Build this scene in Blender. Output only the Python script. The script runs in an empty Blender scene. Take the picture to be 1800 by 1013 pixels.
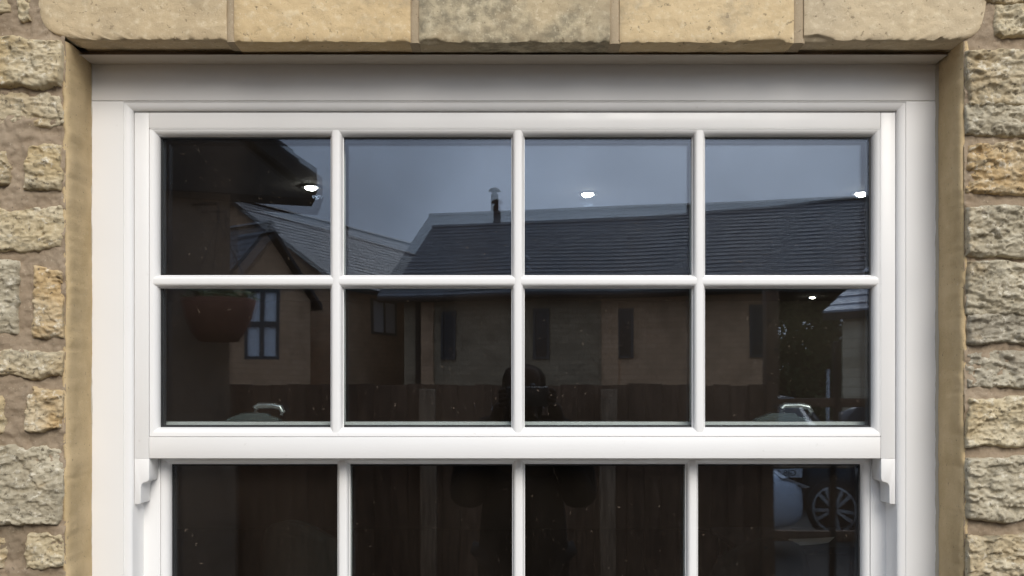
import bpy, bmesh, math, random
from mathutils import Vector, Matrix, noise

random.seed(7)
SC = bpy.context.scene
COL = SC.collection
PI = math.pi

# ------------------------------------------------------------------ camera, sky, sun, exposure
CAMY, CAMZ, FPX = -1.75, 1.5, 1750.0          # camera stands 1.75 m in front of the window frame
cam = bpy.data.cameras.new("camera"); camo = bpy.data.objects.new("camera", cam); COL.objects.link(camo)
camo.location = (0, CAMY, CAMZ); camo.rotation_euler = (PI / 2, 0, 0)
cam.sensor_width = 36; cam.lens = 36 * FPX / 1800
cam.shift_x = -5 / 1800; cam.shift_y = (690 - 506.5) / 1800
cam.clip_start = 0.02; cam.clip_end = 500
SC.camera = camo

SUN_EL, SUN_AZ = math.radians(34.5), math.radians(17)      # azimuth measured from -Y towards +X
w = bpy.data.worlds.new("World"); SC.world = w; w.use_nodes = True
nt = w.node_tree; nt.nodes.clear()
out = nt.nodes.new("ShaderNodeOutputWorld"); bg = nt.nodes.new("ShaderNodeBackground")
sky = nt.nodes.new("ShaderNodeTexSky"); sky.sky_type = 'NISHITA'; sky.sun_disc = False
sky.sun_elevation = SUN_EL; sky.sun_rotation = PI - SUN_AZ
sky.air_density = 1.0; sky.dust_density = 3.0; sky.ozone_density = 1.0
hs = nt.nodes.new("ShaderNodeHueSaturation"); hs.inputs['Saturation'].default_value = 0.30
tc = nt.nodes.new("ShaderNodeTexCoord"); cn = nt.nodes.new("ShaderNodeTexNoise")
cn.inputs['Scale'].default_value = 3.4; cn.inputs['Detail'].default_value = 5; cn.inputs['Roughness'].default_value = 0.55
mr = nt.nodes.new("ShaderNodeMapRange")
mr.inputs['From Min'].default_value = 0.3; mr.inputs['From Max'].default_value = 0.7
mr.inputs['To Min'].default_value = 0.62; mr.inputs['To Max'].default_value = 1.30
mx = nt.nodes.new("ShaderNodeMix"); mx.data_type = 'RGBA'; mx.blend_type = 'MULTIPLY'; mx.inputs['Factor'].default_value = 1
nt.links.new(sky.outputs['Color'], hs.inputs['Color'])
nt.links.new(tc.outputs['Generated'], cn.inputs['Vector'])
nt.links.new(cn.outputs['Fac'], mr.inputs['Value'])
# an overcast sky: the clear-sky colour mostly veiled by even cloud that brightens towards the zenith
ov = nt.nodes.new("ShaderNodeMix"); ov.data_type = 'RGBA'; ov.inputs['Factor'].default_value = 0.72; ov.inputs['B'].default_value = (4.9, 5.7, 6.9, 1)
sx = nt.nodes.new("ShaderNodeSeparateXYZ"); nt.links.new(tc.outputs['Generated'], sx.inputs[0])
ze = nt.nodes.new("ShaderNodeMapRange"); nt.links.new(sx.outputs['Z'], ze.inputs['Value'])
for k_, v_ in zip(('From Min', 'From Max', 'To Min', 'To Max'), (0, 1, .62, 1.55)): ze.inputs[k_].default_value = v_
mz = nt.nodes.new("ShaderNodeMix"); mz.data_type = 'RGBA'; mz.blend_type = 'MULTIPLY'; mz.inputs['Factor'].default_value = 1
nt.links.new(hs.outputs['Color'], ov.inputs['A']); nt.links.new(ov.outputs['Result'], mz.inputs['A']); nt.links.new(ze.outputs['Result'], mz.inputs['B'])
nt.links.new(mz.outputs['Result'], mx.inputs['A']); nt.links.new(mr.outputs['Result'], mx.inputs['B'])
nt.links.new(mx.outputs['Result'], bg.inputs['Color']); nt.links.new(bg.outputs['Background'], out.inputs['Surface'])
bg.inputs['Strength'].default_value = 0.13

sl = bpy.data.lights.new("sun", 'SUN'); sl.energy = 1.5; sl.angle = math.radians(30); sl.color = (1.0, 0.94, 0.85)
so = bpy.data.objects.new("sun", sl); COL.objects.link(so); so.location = (3, -6, 8)
sd = Vector((math.sin(SUN_AZ) * math.cos(SUN_EL), -math.cos(SUN_AZ) * math.cos(SUN_EL), math.sin(SUN_EL)))
so.rotation_euler = sd.to_track_quat('Z', 'Y').to_euler()

SC.view_settings.view_transform = 'Standard'; SC.view_settings.look = 'None'
SC.view_settings.exposure = 0.54; SC.view_settings.gamma = 1.0; SC.view_settings.use_curve_mapping = False
SC.render.engine = 'CYCLES'
SC.cycles.use_denoising = True; SC.cycles.use_adaptive_sampling = False
SC.cycles.max_bounces = 10; SC.cycles.glossy_bounces = 6; SC.cycles.transparent_max_bounces = 24
SC.cycles.caustics_reflective = False; SC.cycles.caustics_refractive = False

# ------------------------------------------------------------------ helpers
def px_x(px, y): return (px - 905.0) / FPX * (y - CAMY)
def px_z(py, y): return CAMZ + (690.0 - py) / FPX * (y - CAMY)
YG = 0.030                                                # outer glass face = mirror plane
OFS = 2 * YG - CAMY                                       # extra path of a reflected ray
def R(px, py, d):                                         # a thing seen in the glass at path length d
    return Vector(((px - 905.0) / FPX * d, -(d - OFS), CAMZ + (690.0 - py) / FPX * d))

def thing(name, label, cat, loc=(0, 0, 0), group=None):
    o = bpy.data.objects.new(name, None); COL.objects.link(o); o.location = loc
    o.empty_display_size = 0.1
    o['label'] = label; o['category'] = cat; o['kind'] = 'thing'
    if group: o['group'] = group
    return o
def tag(o, label, cat, group=None):
    o['label'] = label; o['category'] = cat
    if group: o['group'] = group
    return o
def world_of(o):
    m = Matrix.Translation(o.location)
    return (world_of(o.parent) @ o.matrix_parent_inverse @ m) if o.parent else m
def link(name, me, mat=None, parent=None, smooth=None):
    o = bpy.data.objects.new(name, me); COL.objects.link(o)
    if mat and not me.materials: me.materials.append(mat)
    if parent:
        o.parent = parent
        o.matrix_parent_inverse = world_of(parent).inverted()
    if smooth is not None:
        for p in me.polygons: p.use_smooth = True
        if smooth < 180: me.set_sharp_from_angle(angle=math.radians(smooth))
    return o
def mesh(name, v, f, mat=None, parent=None, smooth=None):
    me = bpy.data.meshes.new(name); me.from_pydata([tuple(a) for a in v], [], f); me.update()
    return link(name, me, mat, parent, smooth)

class MB:
    def __init__(s): s.v = []; s.f = []
    def add(s, v, f):
        n = len(s.v); s.v += [tuple(a) for a in v]; s.f += [tuple(i + n for i in q) for q in f]
    def box(s, x0, y0, z0, x1, y1, z1):
        s.hexa([(x0, y0, z0), (x1, y0, z0), (x1, y1, z0), (x0, y1, z0), (x0, y0, z1), (x1, y0, z1), (x1, y1, z1), (x0, y1, z1)])
    def hexa(s, c):
        s.add(c, [(0, 3, 2, 1), (4, 5, 6, 7), (0, 1, 5, 4), (1, 2, 6, 5), (2, 3, 7, 6), (3, 0, 4, 7)])
    def prism(s, poly, vec):                               # polygon of 3-D points pushed along vec
        n = len(poly); vec = Vector(vec)
        a = [Vector(p) for p in poly]; b = [p + vec for p in a]
        s.add(a + b, [tuple(range(n))[::-1], tuple(range(n, 2 * n))] + [(i, (i + 1) % n, n + (i + 1) % n, n + i) for i in range(n)])
    def tube(s, pts, r, n=8):
        pts = [Vector(p) for p in pts]; rr = r if isinstance(r, (list, tuple)) else [r] * len(pts)
        rings = []
        for i, p in enumerate(pts):
            t = (pts[min(i + 1, len(pts) - 1)] - pts[max(i - 1, 0)]).normalized()
            u = t.cross(Vector((0, 0, 1)))
            if u.length < 1e-4: u = t.cross(Vector((1, 0, 0)))
            u.normalize(); q = t.cross(u)
            rings.append([p + (u * math.cos(2 * PI * k / n) + q * math.sin(2 * PI * k / n)) * rr[i] for k in range(n)])
        v = [a for g in rings for a in g]; f = []
        for i in range(len(pts) - 1):
            for k in range(n):
                f.append((i * n + k, i * n + (k + 1) % n, (i + 1) * n + (k + 1) % n, (i + 1) * n + k))
        f.append(tuple(range(n))[::-1]); f.append(tuple(range((len(pts) - 1) * n, len(pts) * n)))
        s.add(v, f)
    def lathe(s, c, prof, n=24, axis='z'):                 # prof: (radius, height)
        c = Vector(c); v = []; f = []
        for (r, h) in prof:
            for k in range(n):
                a = 2 * PI * k / n
                if axis == 'z': v.append(c + Vector((r * math.cos(a), r * math.sin(a), h)))
                else: v.append(c + Vector((r * math.cos(a), h, r * math.sin(a))))
        for i in range(len(prof) - 1):
            for k in range(n):
                f.append((i * n + k, i * n + (k + 1) % n, (i + 1) * n + (k + 1) % n, (i + 1) * n + k))
        f.append(tuple(range(n))[::-1]); f.append(tuple(range((len(prof) - 1) * n, len(prof) * n)))
        s.add(v, f)
    def build(s, name, mat=None, parent=None, smooth=None, bevel=0):
        me = bpy.data.meshes.new(name); me.from_pydata(s.v, [], s.f); me.update()
        bm = bmesh.new(); bm.from_mesh(me)
        bmesh.ops.recalc_face_normals(bm, faces=bm.faces)
        if bevel: bmesh.ops.bevel(bm, geom=list(bm.edges), offset=bevel, segments=2, profile=0.5, affect='EDGES', clamp_overlap=True)
        bm.to_mesh(me); bm.free()
        return link(name, me, mat, parent, (40 if bevel and smooth is None else smooth))
def part_box(name, a, b, mat, parent, bevel=0.0):
    m = MB(); m.box(*a, *b); return m.build(name, mat, parent, bevel=bevel)

# ------------------------------------------------------------------ materials
def mat(name, col=(.5, .5, .5), rough=.6, metal=0, spec=.5):
    m = bpy.data.materials.new(name); m.use_nodes = True
    b = m.node_tree.nodes['Principled BSDF']
    b.inputs['Base Color'].default_value = (*col, 1); b.inputs['Roughness'].default_value = rough
    b.inputs['Metallic'].default_value = metal; b.inputs['Specular IOR Level'].default_value = spec
    return m
class N:
    def __init__(s, m):
        s.t = m.node_tree; s.b = s.t.nodes['Principled BSDF']
        s.co = s.t.nodes.new('ShaderNodeTexCoord').outputs['Object']
    def n(s, kind, **kw):
        x = s.t.nodes.new(kind)
        for k, v in kw.items():
            if hasattr(x, k): setattr(x, k, v)
            else: x.inputs[k.replace('_', ' ')].default_value = v
        return x
    def l(s, a, b): s.t.links.new(a, b)
    def noise(s, scale, detail=4, rough=.55, stretch=None, co=None):
        x = s.n('ShaderNodeTexNoise'); x.inputs['Scale'].default_value = scale
        x.inputs['Detail'].default_value = detail; x.inputs['Roughness'].default_value = rough
        c = co or s.co
        if stretch:
            mp = s.n('ShaderNodeMapping'); mp.inputs['Scale'].default_value = stretch
            s.l(c, mp.inputs['Vector']); c = mp.outputs['Vector']
        s.l(c, x.inputs['Vector']); return x.outputs['Fac']
    def ramp(s, val, a, b, lo=0., hi=1.):
        x = s.n('ShaderNodeMapRange'); x.interpolation_type = 'SMOOTHSTEP'
        for k, v in zip(('From Min', 'From Max', 'To Min', 'To Max'), (a, b, lo, hi)): x.inputs[k].default_value = v
        s.l(val, x.inputs['Value']); return x.outputs['Result']
    def mix(s, fac, a, b, blend='MIX'):
        x = s.n('ShaderNodeMix'); x.data_type = 'RGBA'; x.blend_type = blend
        for key, v in (('Factor', fac), ('A', a), ('B', b)):
            if isinstance(v, (int, float)): x.inputs[key].default_value = v
            elif isinstance(v, tuple): x.inputs[key].default_value = (*v, 1)
            else: s.l(v, x.inputs[key])
        return x.outputs['Result']
    def bump(s, val, strength, dist=.002, prev=None):
        x = s.n('ShaderNodeBump'); x.inputs['Strength'].default_value = strength; x.inputs['Distance'].default_value = dist
        s.l(val, x.inputs['Height'])
        if prev: s.l(prev, x.inputs['Normal'])
        return x.outputs['Normal']
    def col(s, c): s.l(c, s.b.inputs['Base Color'])
    def nrm(s, c): s.l(c, s.b.inputs['Normal'])

def rubble_material():
    m = mat("rubble_limestone", rough=.95, spec=.15); k = N(m)
    oi = k.n('ShaderNodeObjectInfo').outputs['Color']
    c = k.mix(k.ramp(k.noise(16, 5), .35, .68), oi, k.mix(.55, oi, (.66, .59, .44)))
    c = k.mix(k.ramp(k.noise(9, 4, .6), .52, .72, 0, .55), c, (.42, .27, .11))          # ochre staining
    c = k.mix(k.ramp(k.noise(26, 7, .75, (1, 1, 2.0)), .50, .66, 0, .62), c, (.19, .17, .125))  # lichen and dirt
    c = k.mix(k.ramp(k.noise(60, 5, .7), .54, .70, 0, .8), c, (.76, .70, .57))              # pale shelly flecks
    c = k.mix(k.ramp(k.noise(105, 4, .65), .58, .68, 0, .8), c, (.12, .10, .07))            # pits
    k.col(c)
    k.nrm(k.bump(k.noise(330, 4, .75), .8, .0014, k.bump(k.noise(95, 7, .75, (1, 1, 2)), .7, .004)))
    return m
def ashlar_material():
    m = mat("sawn_limestone", rough=.92, spec=.15); k = N(m)
    oi = k.n('ShaderNodeObjectInfo').outputs['Color']; al = k.n('ShaderNodeObjectInfo').outputs['Alpha']
    c = k.mix(k.ramp(k.noise(7, 4), .3, .7, 0, .8), oi, k.mix(.5, oi, (.72, .56, .34)))
    grey = k.mix(k.ramp(k.noise(40, 5, .65), .38, .66), (.24, .205, .14), (.50, .42, .28))
    inv = k.n('ShaderNodeMath', operation='SUBTRACT'); inv.inputs[0].default_value = 1; k.l(al, inv.inputs[1])
    mk = k.n('ShaderNodeMath', operation='MULTIPLY'); k.l(inv.outputs[0], mk.inputs[0]); k.l(k.ramp(k.noise(9, 3, .5), .38, .55, .1, .95), mk.inputs[1])
    c = k.mix(mk.outputs[0], c, grey)
    c = k.mix(k.ramp(k.noise(60, 4, .6), .5, .75, 0, .35), c, (.80, .70, .50))
    c = k.mix(k.ramp(k.noise(95, 4, .65), .62, .70, 0, .75), c, (.20, .15, .09))
    c = k.mix(k.ramp(k.noise(150, 3, .6), .60, .68, 0, .35), c, (.72, .62, .44))
    c = k.mix(k.ramp(k.noise(10, 6, .7), .52, .72, 0, .6), c, (.31, .25, .17))
    k.col(c)
    k.nrm(k.bump(k.noise(260, 6, .8), .75, .0016, k.bump(k.ramp(k.noise(60, 5, .7), .28, .42), .45, .0025)))
    return m
def mortar_material(name, a, b, dark, bump=.6):
    m = mat(name, rough=.95, spec=.12); k = N(m)
    c = k.mix(k.ramp(k.noise(11, 5, .6), .3, .7), a, b)
    c = k.mix(k.ramp(k.noise(5, 3, .6, (1, 1, .6)), .5, .74, 0, .55), c, dark)
    c = k.mix(k.ramp(k.noise(170, 3), .64, .74, 0, .55), c, (.10, .08, .06))
    c = k.mix(k.ramp(k.noise(210, 2), .64, .74, 0, .35), c, (.62, .54, .42))
    k.col(c); k.nrm(k.bump(k.noise(240, 6, .8), min(1, bump * 1.5), .0018, k.bump(k.noise(30, 4), bump, .003)))
    return m
def pvc_material():
    m = mat("white_painted_frame", (.80, .79, .78), .34, 0, .45); k = N(m)
    c = k.mix(k.ramp(k.noise(5, 5, .6), .45, .75, 0, .35), (.81, .797, .78), (.775, .758, .735))
    c = k.mix(k.ramp(k.noise(55, 3), .70, .78, 0, .25), c, (.55, .52, .48))
    k.col(c)
    k.l(k.ramp(k.noise(12, 3), .3, .7, .30, .42), k.b.inputs['Roughness'])
    return m
def glass_material(name, f0, tint, gloss=0.0):
    m = bpy.data.materials.new(name); m.use_nodes = True; t = m.node_tree; t.nodes.clear()
    o = t.nodes.new('ShaderNodeOutputMaterial'); mi = t.nodes.new('ShaderNodeMixShader')
    tr = t.nodes.new('ShaderNodeBsdfTransparent'); gl = t.nodes.new('ShaderNodeBsdfGlossy')
    gl.inputs['Roughness'].default_value = gloss; gl.inputs['Color'].default_value = (*tint, 1)
    tr.inputs['Color'].default_value = (.955, .97, .965, 1)
    lw = t.nodes.new('ShaderNodeLayerWeight'); lw.inputs['Blend'].default_value = .5
    pw = t.nodes.new('ShaderNodeMath'); pw.operation = 'POWER'; pw.inputs[1].default_value = 5
    ma = t.nodes.new('ShaderNodeMath'); ma.operation = 'MULTIPLY_ADD'; ma.inputs[1].default_value = 1 - f0; ma.inputs[2].default_value = f0
    t.links.new(lw.outputs['Facing'], pw.inputs[0]); t.links.new(pw.outputs[0], ma.inputs[0]); t.links.new(ma.outputs[0], mi.inputs['Fac'])
    t.links.new(tr.outputs[0], mi.inputs[1]); t.links.new(gl.outputs[0], mi.inputs[2]); t.links.new(mi.outputs[0], o.inputs['Surface'])
    return m
def dust_haze_glass():
    m = glass_material("dust_haze_glass", .067, (.70, .79, .97)); t = m.node_tree
    o = [n_ for n_ in t.nodes if n_.type == 'OUTPUT_MATERIAL'][0]; mi = o.inputs['Surface'].links[0].from_node
    df = t.nodes.new('ShaderNodeBsdfDiffuse'); df.inputs['Color'].default_value = (.68, .52, .40, 1)
    tc_ = t.nodes.new('ShaderNodeTexCoord')
    def nz(sc, d, a, b, lo, hi, st=(1, 1, 1)):
        mp = t.nodes.new('ShaderNodeMapping'); mp.inputs['Scale'].default_value = st; t.links.new(tc_.outputs['Object'], mp.inputs['Vector'])
        x = t.nodes.new('ShaderNodeTexNoise'); x.inputs['Scale'].default_value = sc; x.inputs['Detail'].default_value = d; t.links.new(mp.outputs[0], x.inputs['Vector'])
        r = t.nodes.new('ShaderNodeMapRange')
        for k_, v_ in zip(('From Min', 'From Max', 'To Min', 'To Max'), (a, b, lo, hi)): r.inputs[k_].default_value = v_
        t.links.new(x.outputs['Fac'], r.inputs['Value']); return r.outputs[0]
    ad = t.nodes.new('ShaderNodeMath'); ad.operation = 'ADD'
    t.links.new(nz(7, 5, .35, .75, .003, .012, (1, 1, .5)), ad.inputs[0]); t.links.new(nz(160, 2, .70, .78, 0, .10), ad.inputs[1])  # broad film paints a warm haze over dark panes; fine noise is dust specks
    m2 = t.nodes.new('ShaderNodeMixShader'); t.links.new(ad.outputs[0], m2.inputs['Fac']); t.links.new(mi.outputs[0], m2.inputs[1]); t.links.new(df.outputs[0], m2.inputs[2])
    t.links.new(m2.outputs[0], o.inputs['Surface']); return m
def far_wall_material(name, a, b, sx=.32, sz=.11):
    m = mat(name, rough=.95, spec=.1); k = N(m)
    sp = k.n('ShaderNodeSeparateXYZ'); k.l(k.co, sp.inputs[0])
    ad = k.n('ShaderNodeMath', operation='SUBTRACT'); k.l(sp.outputs[0], ad.inputs[0]); k.l(sp.outputs[1], ad.inputs[1])
    cb = k.n('ShaderNodeCombineXYZ'); k.l(ad.outputs[0], cb.inputs[0]); k.l(sp.outputs[2], cb.inputs[1])
    br = k.n('ShaderNodeTexBrick'); k.l(cb.outputs[0], br.inputs['Vector'])
    for q, v in (('Scale', 1), ('Brick Width', sx), ('Row Height', sz), ('Mortar Size', .012), ('Mortar Smooth', .3)): br.inputs[q].default_value = v
    br.inputs['Color1'].default_value = (*a, 1); br.inputs['Color2'].default_value = (*b, 1); br.inputs['Mortar'].default_value = (a[0] * .88, a[1] * .87, a[2] * .86, 1)
    k.col(k.mix(k.ramp(k.noise(3, 5), .4, .7, 0, .5), br.outputs['Color'], (a[0] * .55, a[1] * .55, a[2] * .55)))
    k.nrm(k.bump(br.outputs['Fac'], -.3, .01))
    return m
def island_material(name, a, b, rough=.6, spec=.4):
    m = mat(name, rough=rough, spec=spec); k = N(m)
    g = k.n('ShaderNodeNewGeometry').outputs['Random Per Island']
    k.col(k.mix(k.ramp(k.noise(6, 4), .4, .7, 0, .5), k.mix(g, a, b), tuple(x * .6 for x in a)))
    return m
def wood_material(name, a, b):
    m = mat(name, rough=.8, spec=.2); k = N(m)
    oi = k.n('ShaderNodeObjectInfo').outputs['Random']
    k.col(k.mix(k.ramp(k.noise(9, 5, .6, (6, 6, .6)), .35, .7), k.mix(oi, a, b), tuple(x * .5 for x in a)))
    return m

M_RUB = rubble_material(); M_ASH = ashlar_material()
M_MORT = mortar_material("brown_mortar", (.29, .22, .15), (.37, .29, .205), (.19, .15, .10))
M_REV = mortar_material("tan_render", (.49, .365, .20), (.60, .455, .265), (.33, .25, .145), .5)
M_PVC = pvc_material()
M_SEAL = mat('grey_sealant', (.46, .41, .33), .7)
M_GASK = mat("black_rubber", (.012, .012, .013), .5)
M_SPACER = mat("dark_spacer", (.05, .055, .06), .45, 0, .4)
M_ALU = mat("satin_aluminium", (.55, .56, .56), .35, .9)
M_GLASS = glass_material("clear_glass", .067, (.70, .79, .97))
M_DUST_HAZE = dust_haze_glass()
M_STEEL = mat("brushed_steel", (.50, .51, .50), .3, .85)
M_ROOFDECK = mat("dark_timber_soffit", (.035, .028, .022), .8)
M_SLATE = island_material("grey_slate", (.075, .078, .085), (.13, .132, .14), .55, .35)
M_SLATEL = island_material("pale_slate", (.34, .36, .40), (.44, .46, .50), .5, .4)
M_FWALL = far_wall_material("far_stone", (.37, .28, .18), (.46, .35, .225))
M_FWALL2 = far_wall_material("far_stone_brown", (.68, .41, .235), (.76, .48, .285))
M_FWALL3 = far_wall_material("outbuilding_stone", (.66, .54, .36), (.76, .64, .45), .3, .12)
M_NEAR = mortar_material('brown_render', (.26, .185, .13), (.31, .225, .16), (.2, .14, .1), .4)
M_TIMB = wood_material("brown_timber", (.17, .10, .062), (.20, .12, .075))
M_TIMBL = wood_material("pale_timber", (.33, .23, .15), (.38, .27, .18))
M_DKWOOD = wood_material("dark_timber", (.035, .024, .018), (.05, .033, .024))
M_LEAF = island_material("leaves", (.15, .20, .08), (.28, .31, .14), .6, .3)
M_DARKWIN = mat("dark_window", (.02, .022, .025), .1, 0, .35)

# ------------------------------------------------------------------ ground
def ground_material():
    m = mat("gravel", rough=.95, spec=.1); k = N(m)
    c = k.mix(k.ramp(k.noise(.6, 4), .35, .65), (.060, .054, .048), (.085, .076, .066))
    k.col(k.mix(k.ramp(k.noise(60, 3), .45, .7), c, (.14, .13, .115))); k.nrm(k.bump(k.noise(50, 4), .8, .02)); return m
g = mesh("ground", [(-150, -200, 0), (150, -200, 0), (150, 60, 0), (-150, 60, 0)], [(0, 1, 2, 3)], ground_material()); g['kind'] = 'structure'

# ------------------------------------------------------------------ the stone wall of the house
YW = -0.094
wall = thing("stone_house_wall", "rough tan rubble stone wall with brown mortar around the white sash window", "wall", (0, YW, 0))
def fr(p, h=.9, lac=2.1, o=5): return noise.fractal(Vector(p), h, lac, o)

def make_stone(x0, z0, x1, z1, colr, proud=.012, rough=.006, seed=0, step=.0021, rnd=.45, wob=.0045, strata=1.0, name="stone", slant=(0, 0, 0, 0), par=None):
    """a split-faced block: grid warped to a rounded rectangle, cleft face, ragged edges, sides running back into the mortar"""
    W, H = x1 - x0, z1 - z0
    nu = max(5, int(W / step)); nv = max(5, int(H / step))
    cx, cz = (x0 + x1) / 2, (z0 + z1) / 2
    verts = []; tilt = random.uniform(-.06, .06); tilz = random.uniform(-.10, .06)
    for j in range(nv + 1):
        v = -1 + 2 * j / nv
        for i in range(nu + 1):
            u = -1 + 2 * i / nu
            uu = u * math.sqrt(max(0, 1 - rnd * v * v * .5 * min(1, H / W * 1.6))); vv = v * math.sqrt(max(0, 1 - rnd * u * u * .5 * min(1, W / H * .9)))
            x = cx + uu * W / 2 + (slant[0] if u < 0 else slant[1]) * v * abs(u); z = cz + vv * H / 2 + (slant[2] if v < 0 else slant[3]) * u * abs(v)
            e = max(abs(u), abs(v)); side = 1 if cx > .74 else (-1 if cx < -.74 else 0)
            a = e * e
            dx = fr((x * 26, z * 26, seed), .8, 2.2, 5); dz = fr((x * 26 + 31, z * 26, seed + 9), .8, 2.2, 5)
            lx = fr((x * 9 + 7, z * 9, seed + 21), .9, 2.0, 2); lz = fr((x * 9 + 50, z * 9, seed + 33), .9, 2.0, 2)
            x2 = x + (dx * wob + lx * wob * 1.3) * a; z2 = z + (dz * wob + lz * wob * 1.3) * a
            if side and z < 2.09: x2 = side * max(side * x2, .7475 + .0012 * dx)
            ex = min(1 - abs(u), 1) * W / 2; ez = min(1 - abs(v), 1) * H / 2
            ed = min(ex, ez)
            prof = 1 - math.exp(-ed / .0019)
            n1 = fr((x * 12, z * 14 * (1 + strata), seed + 3), .9, 2.1, 4)
            wx_, wz_ = x + dx * .012, z + dz * .010
            fc = 0
            for fq, am in ((30, 1.0), (78, .50), (190, .26)):      # split facets, coarse to fine
                q_ = Vector((wx_ * fq, wz_ * fq * (1 + .7 * strata), seed * .37 + fq))
                ds, ps = noise.voronoi(q_)
                h_ = noise.cell_vector(ps[0] * 7.13)
                fc += am * ((h_.x - .5) * 1.1 + (h_.y - .5) * (q_.x - ps[0].x) * 1.3 + (h_.z - .35) * (q_.z - ps[0].z) * 1.3)
            n3 = fr((x * 120, z * 150, seed), .6, 2.2, 4)
            bd = z * 24 * strata + n1 * 1.3; cl = math.floor(bd) - bd + min(1, (bd - math.floor(bd)) * 5)   # broken bedding planes
            y = proud * prof + rough * (n1 * .75 + fc * .62 + n3 * .40 + cl * .62 * strata) * (.35 + .65 * prof)
            y += tilt * (x - cx) + tilz * (z - cz)
            verts.append((x2, YW - y, z2))
    faces = []
    s = nu + 1
    for j in range(nv):
        for i in range(nu):
            faces.append((j * s + i, j * s + i + 1, (j + 1) * s + i + 1, (j + 1) * s + i))
    ring = [i for i in range(nu + 1)] + [j * s + nu for j in range(1, nv + 1)] + [nv * s + i for i in range(nu - 1, -1, -1)] + [j * s for j in range(nv - 1, 0, -1)]
    b0 = len(verts)
    for i in ring: verts.append((verts[i][0], YW + .03, verts[i][2]))
    for q in range(len(ring)):
        faces.append((ring[(q + 1) % len(ring)], ring[q], b0 + q, b0 + (q + 1) % len(ring)))
    faces.append(tuple(range(b0, b0 + len(ring)))[::-1])
    o = mesh(name, verts, faces, M_RUB, par or wall, 180)
    o.color = (*colr, 1)
    return o

TAN = (.49, .38, .215); PALE = (.54, .44, .275); GREY = (.41, .355, .255); OCH = (.51, .36, .185); BUFF = (.46, .365, .225); DGREY = (.34, .30, .23)
def wx(p): return px_x(p, YW)
def wz(p): return px_z(p, YW)
LEFT = [(30, -8, 58, 38, PALE, .008), (-70, 0, 12, 26, BUFF, .008), (-150, 70, 115, 157, TAN, .020), (-110, 164, 115, 224, BUFF, .010),
        (46, 256, 116, 337, TAN, .016), (-60, 262, 20, 332, BUFF, .012), (-140, 366, 115, 442, PALE, .013),
        (60, 468, 118, 599, OCH, .012), (-80, 458, 34, 592, GREY, .014), (-120, 621, 118, 664, BUFF, .010),
        (42, 680, 117, 757, OCH, .013), (-90, 694, 14, 762, TAN, .010), (-130, 783, 114, 928, GREY, .018),
        (44, 934, 118, 1002, PALE, .013), (-85, 942, 14, 1000, BUFF, .010), (-140, 1014, 116, 1090, TAN, .013), (-60, 1104, 118, 1200, GREY, .013),
        (-150, -80, 60, -24, TAN, .01)]
RIGHT = [(1742, 14, 1870, 62, PALE, .010), (1696, 94, 1960, 182, BUFF, .016), (1697, 188, 1900, 236, GREY, .014), (1695, 256, 1930, 338, OCH, .015),
         (1693, 364, 1960, 448, GREY, .016), (1697, 464, 1900, 552, GREY, .015), (1697, 556, 1850, 600, DGREY, .014), (1693, 622, 1940, 676, DGREY, .015),
         (1694, 702, 1900, 782, PALE, .013), (1694, 804, 1950, 908, GREY, .016), (1691, 942, 1920, 1030, BUFF, .014),
         (1691, 1048, 1900, 1130, GREY, .013), (1693, -70, 1900, 0, BUFF, .01)]
for i, (a, b, c, d, colr, pr) in enumerate(LEFT):
    make_stone(wx(a), wz(d + 2), wx(c), wz(b - 2), colr, pr * .72, .0062, i * 7.3 + 2, rnd=.30, strata=.7, wob=.0065)
for i, (a, b, c, d, colr, pr) in enumerate(RIGHT):
    make_stone(wx(a - (i % 3) * 2), wz(d + 7), wx(c), wz(b - 6), colr, pr * .75, .0078, i * 5.9 + 90, rnd=.22, strata=1.1, wob=.0042)
# courses beyond the photograph, plainer
def fill(x0, x1, z0, z1, seed):
    rnd_ = random.Random(seed); z = z0
    while z < z1 - .04:
        h = min(rnd_.uniform(.06, .12), z1 - z); x = x0
        while x < x1 - .05:
            l = min(rnd_.uniform(.12, .30), x1 - x)
            make_stone(x + .008, z + .01, x + l - .008, z + h - .01, rnd_.choice([TAN, PALE, GREY, BUFF, OCH]), .012, .006, rnd_.uniform(0, 500), step=.011, rnd=.35, strata=.7)
            x += l
        z += h
fill(-1.50, -1.06, .10, 2.62, 1); fill(1.07, 1.52, .10, 2.62, 2); fill(-1.05, 1.05, 2.40, 2.62, 3)
fill(-1.05, -.76, .10, .98, 4); fill(.76, 1.05, .10, 1.08, 5); fill(-.75, .75, .10, .68, 6)

def mortar_sheet(x0, x1, z0, z1, st, seed):
    nx = int((x1 - x0) / st); nz = int((z1 - z0) / st); v = []; f = []
    for j in range(nz + 1):
        for i in range(nx + 1):
            x = x0 + (x1 - x0) * i / nx; z = z0 + (z1 - z0) * j / nz
            y = YW - .0024 - .0052 * fr((x * 10, z * 16, seed)) - .0030 * fr((x * 70, z * 70, seed + 4), .5, 2.2, 5)
            v.append((x, y, z))
    for j in range(nz):
        for i in range(nx):
            a = j * (nx + 1) + i; f.append((a, a + 1, a + nx + 2, a + nx + 1))
    return mesh("mortar", v, f, M_MORT, wall, 180)
mortar_sheet(-1.10, -.7455, .70, 2.42, .003, 3); mortar_sheet(.7455, 1.10, .70, 2.42, .003, 8)
core = MB()
core.box(-6, YW + .016, 0, -.775, .30, 3.2); core.box(.775, YW + .016, 0, 6, .30, 3.2)
core.box(-.775, YW + .016, 2.33, .775, .30, 3.2); core.box(-.775, YW + .016, 0, .775, .30, .70); core.box(-.775, -.002, 2.095, .775, .30, 2.33)
core.build("wall_core", M_MORT, wall)

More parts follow.
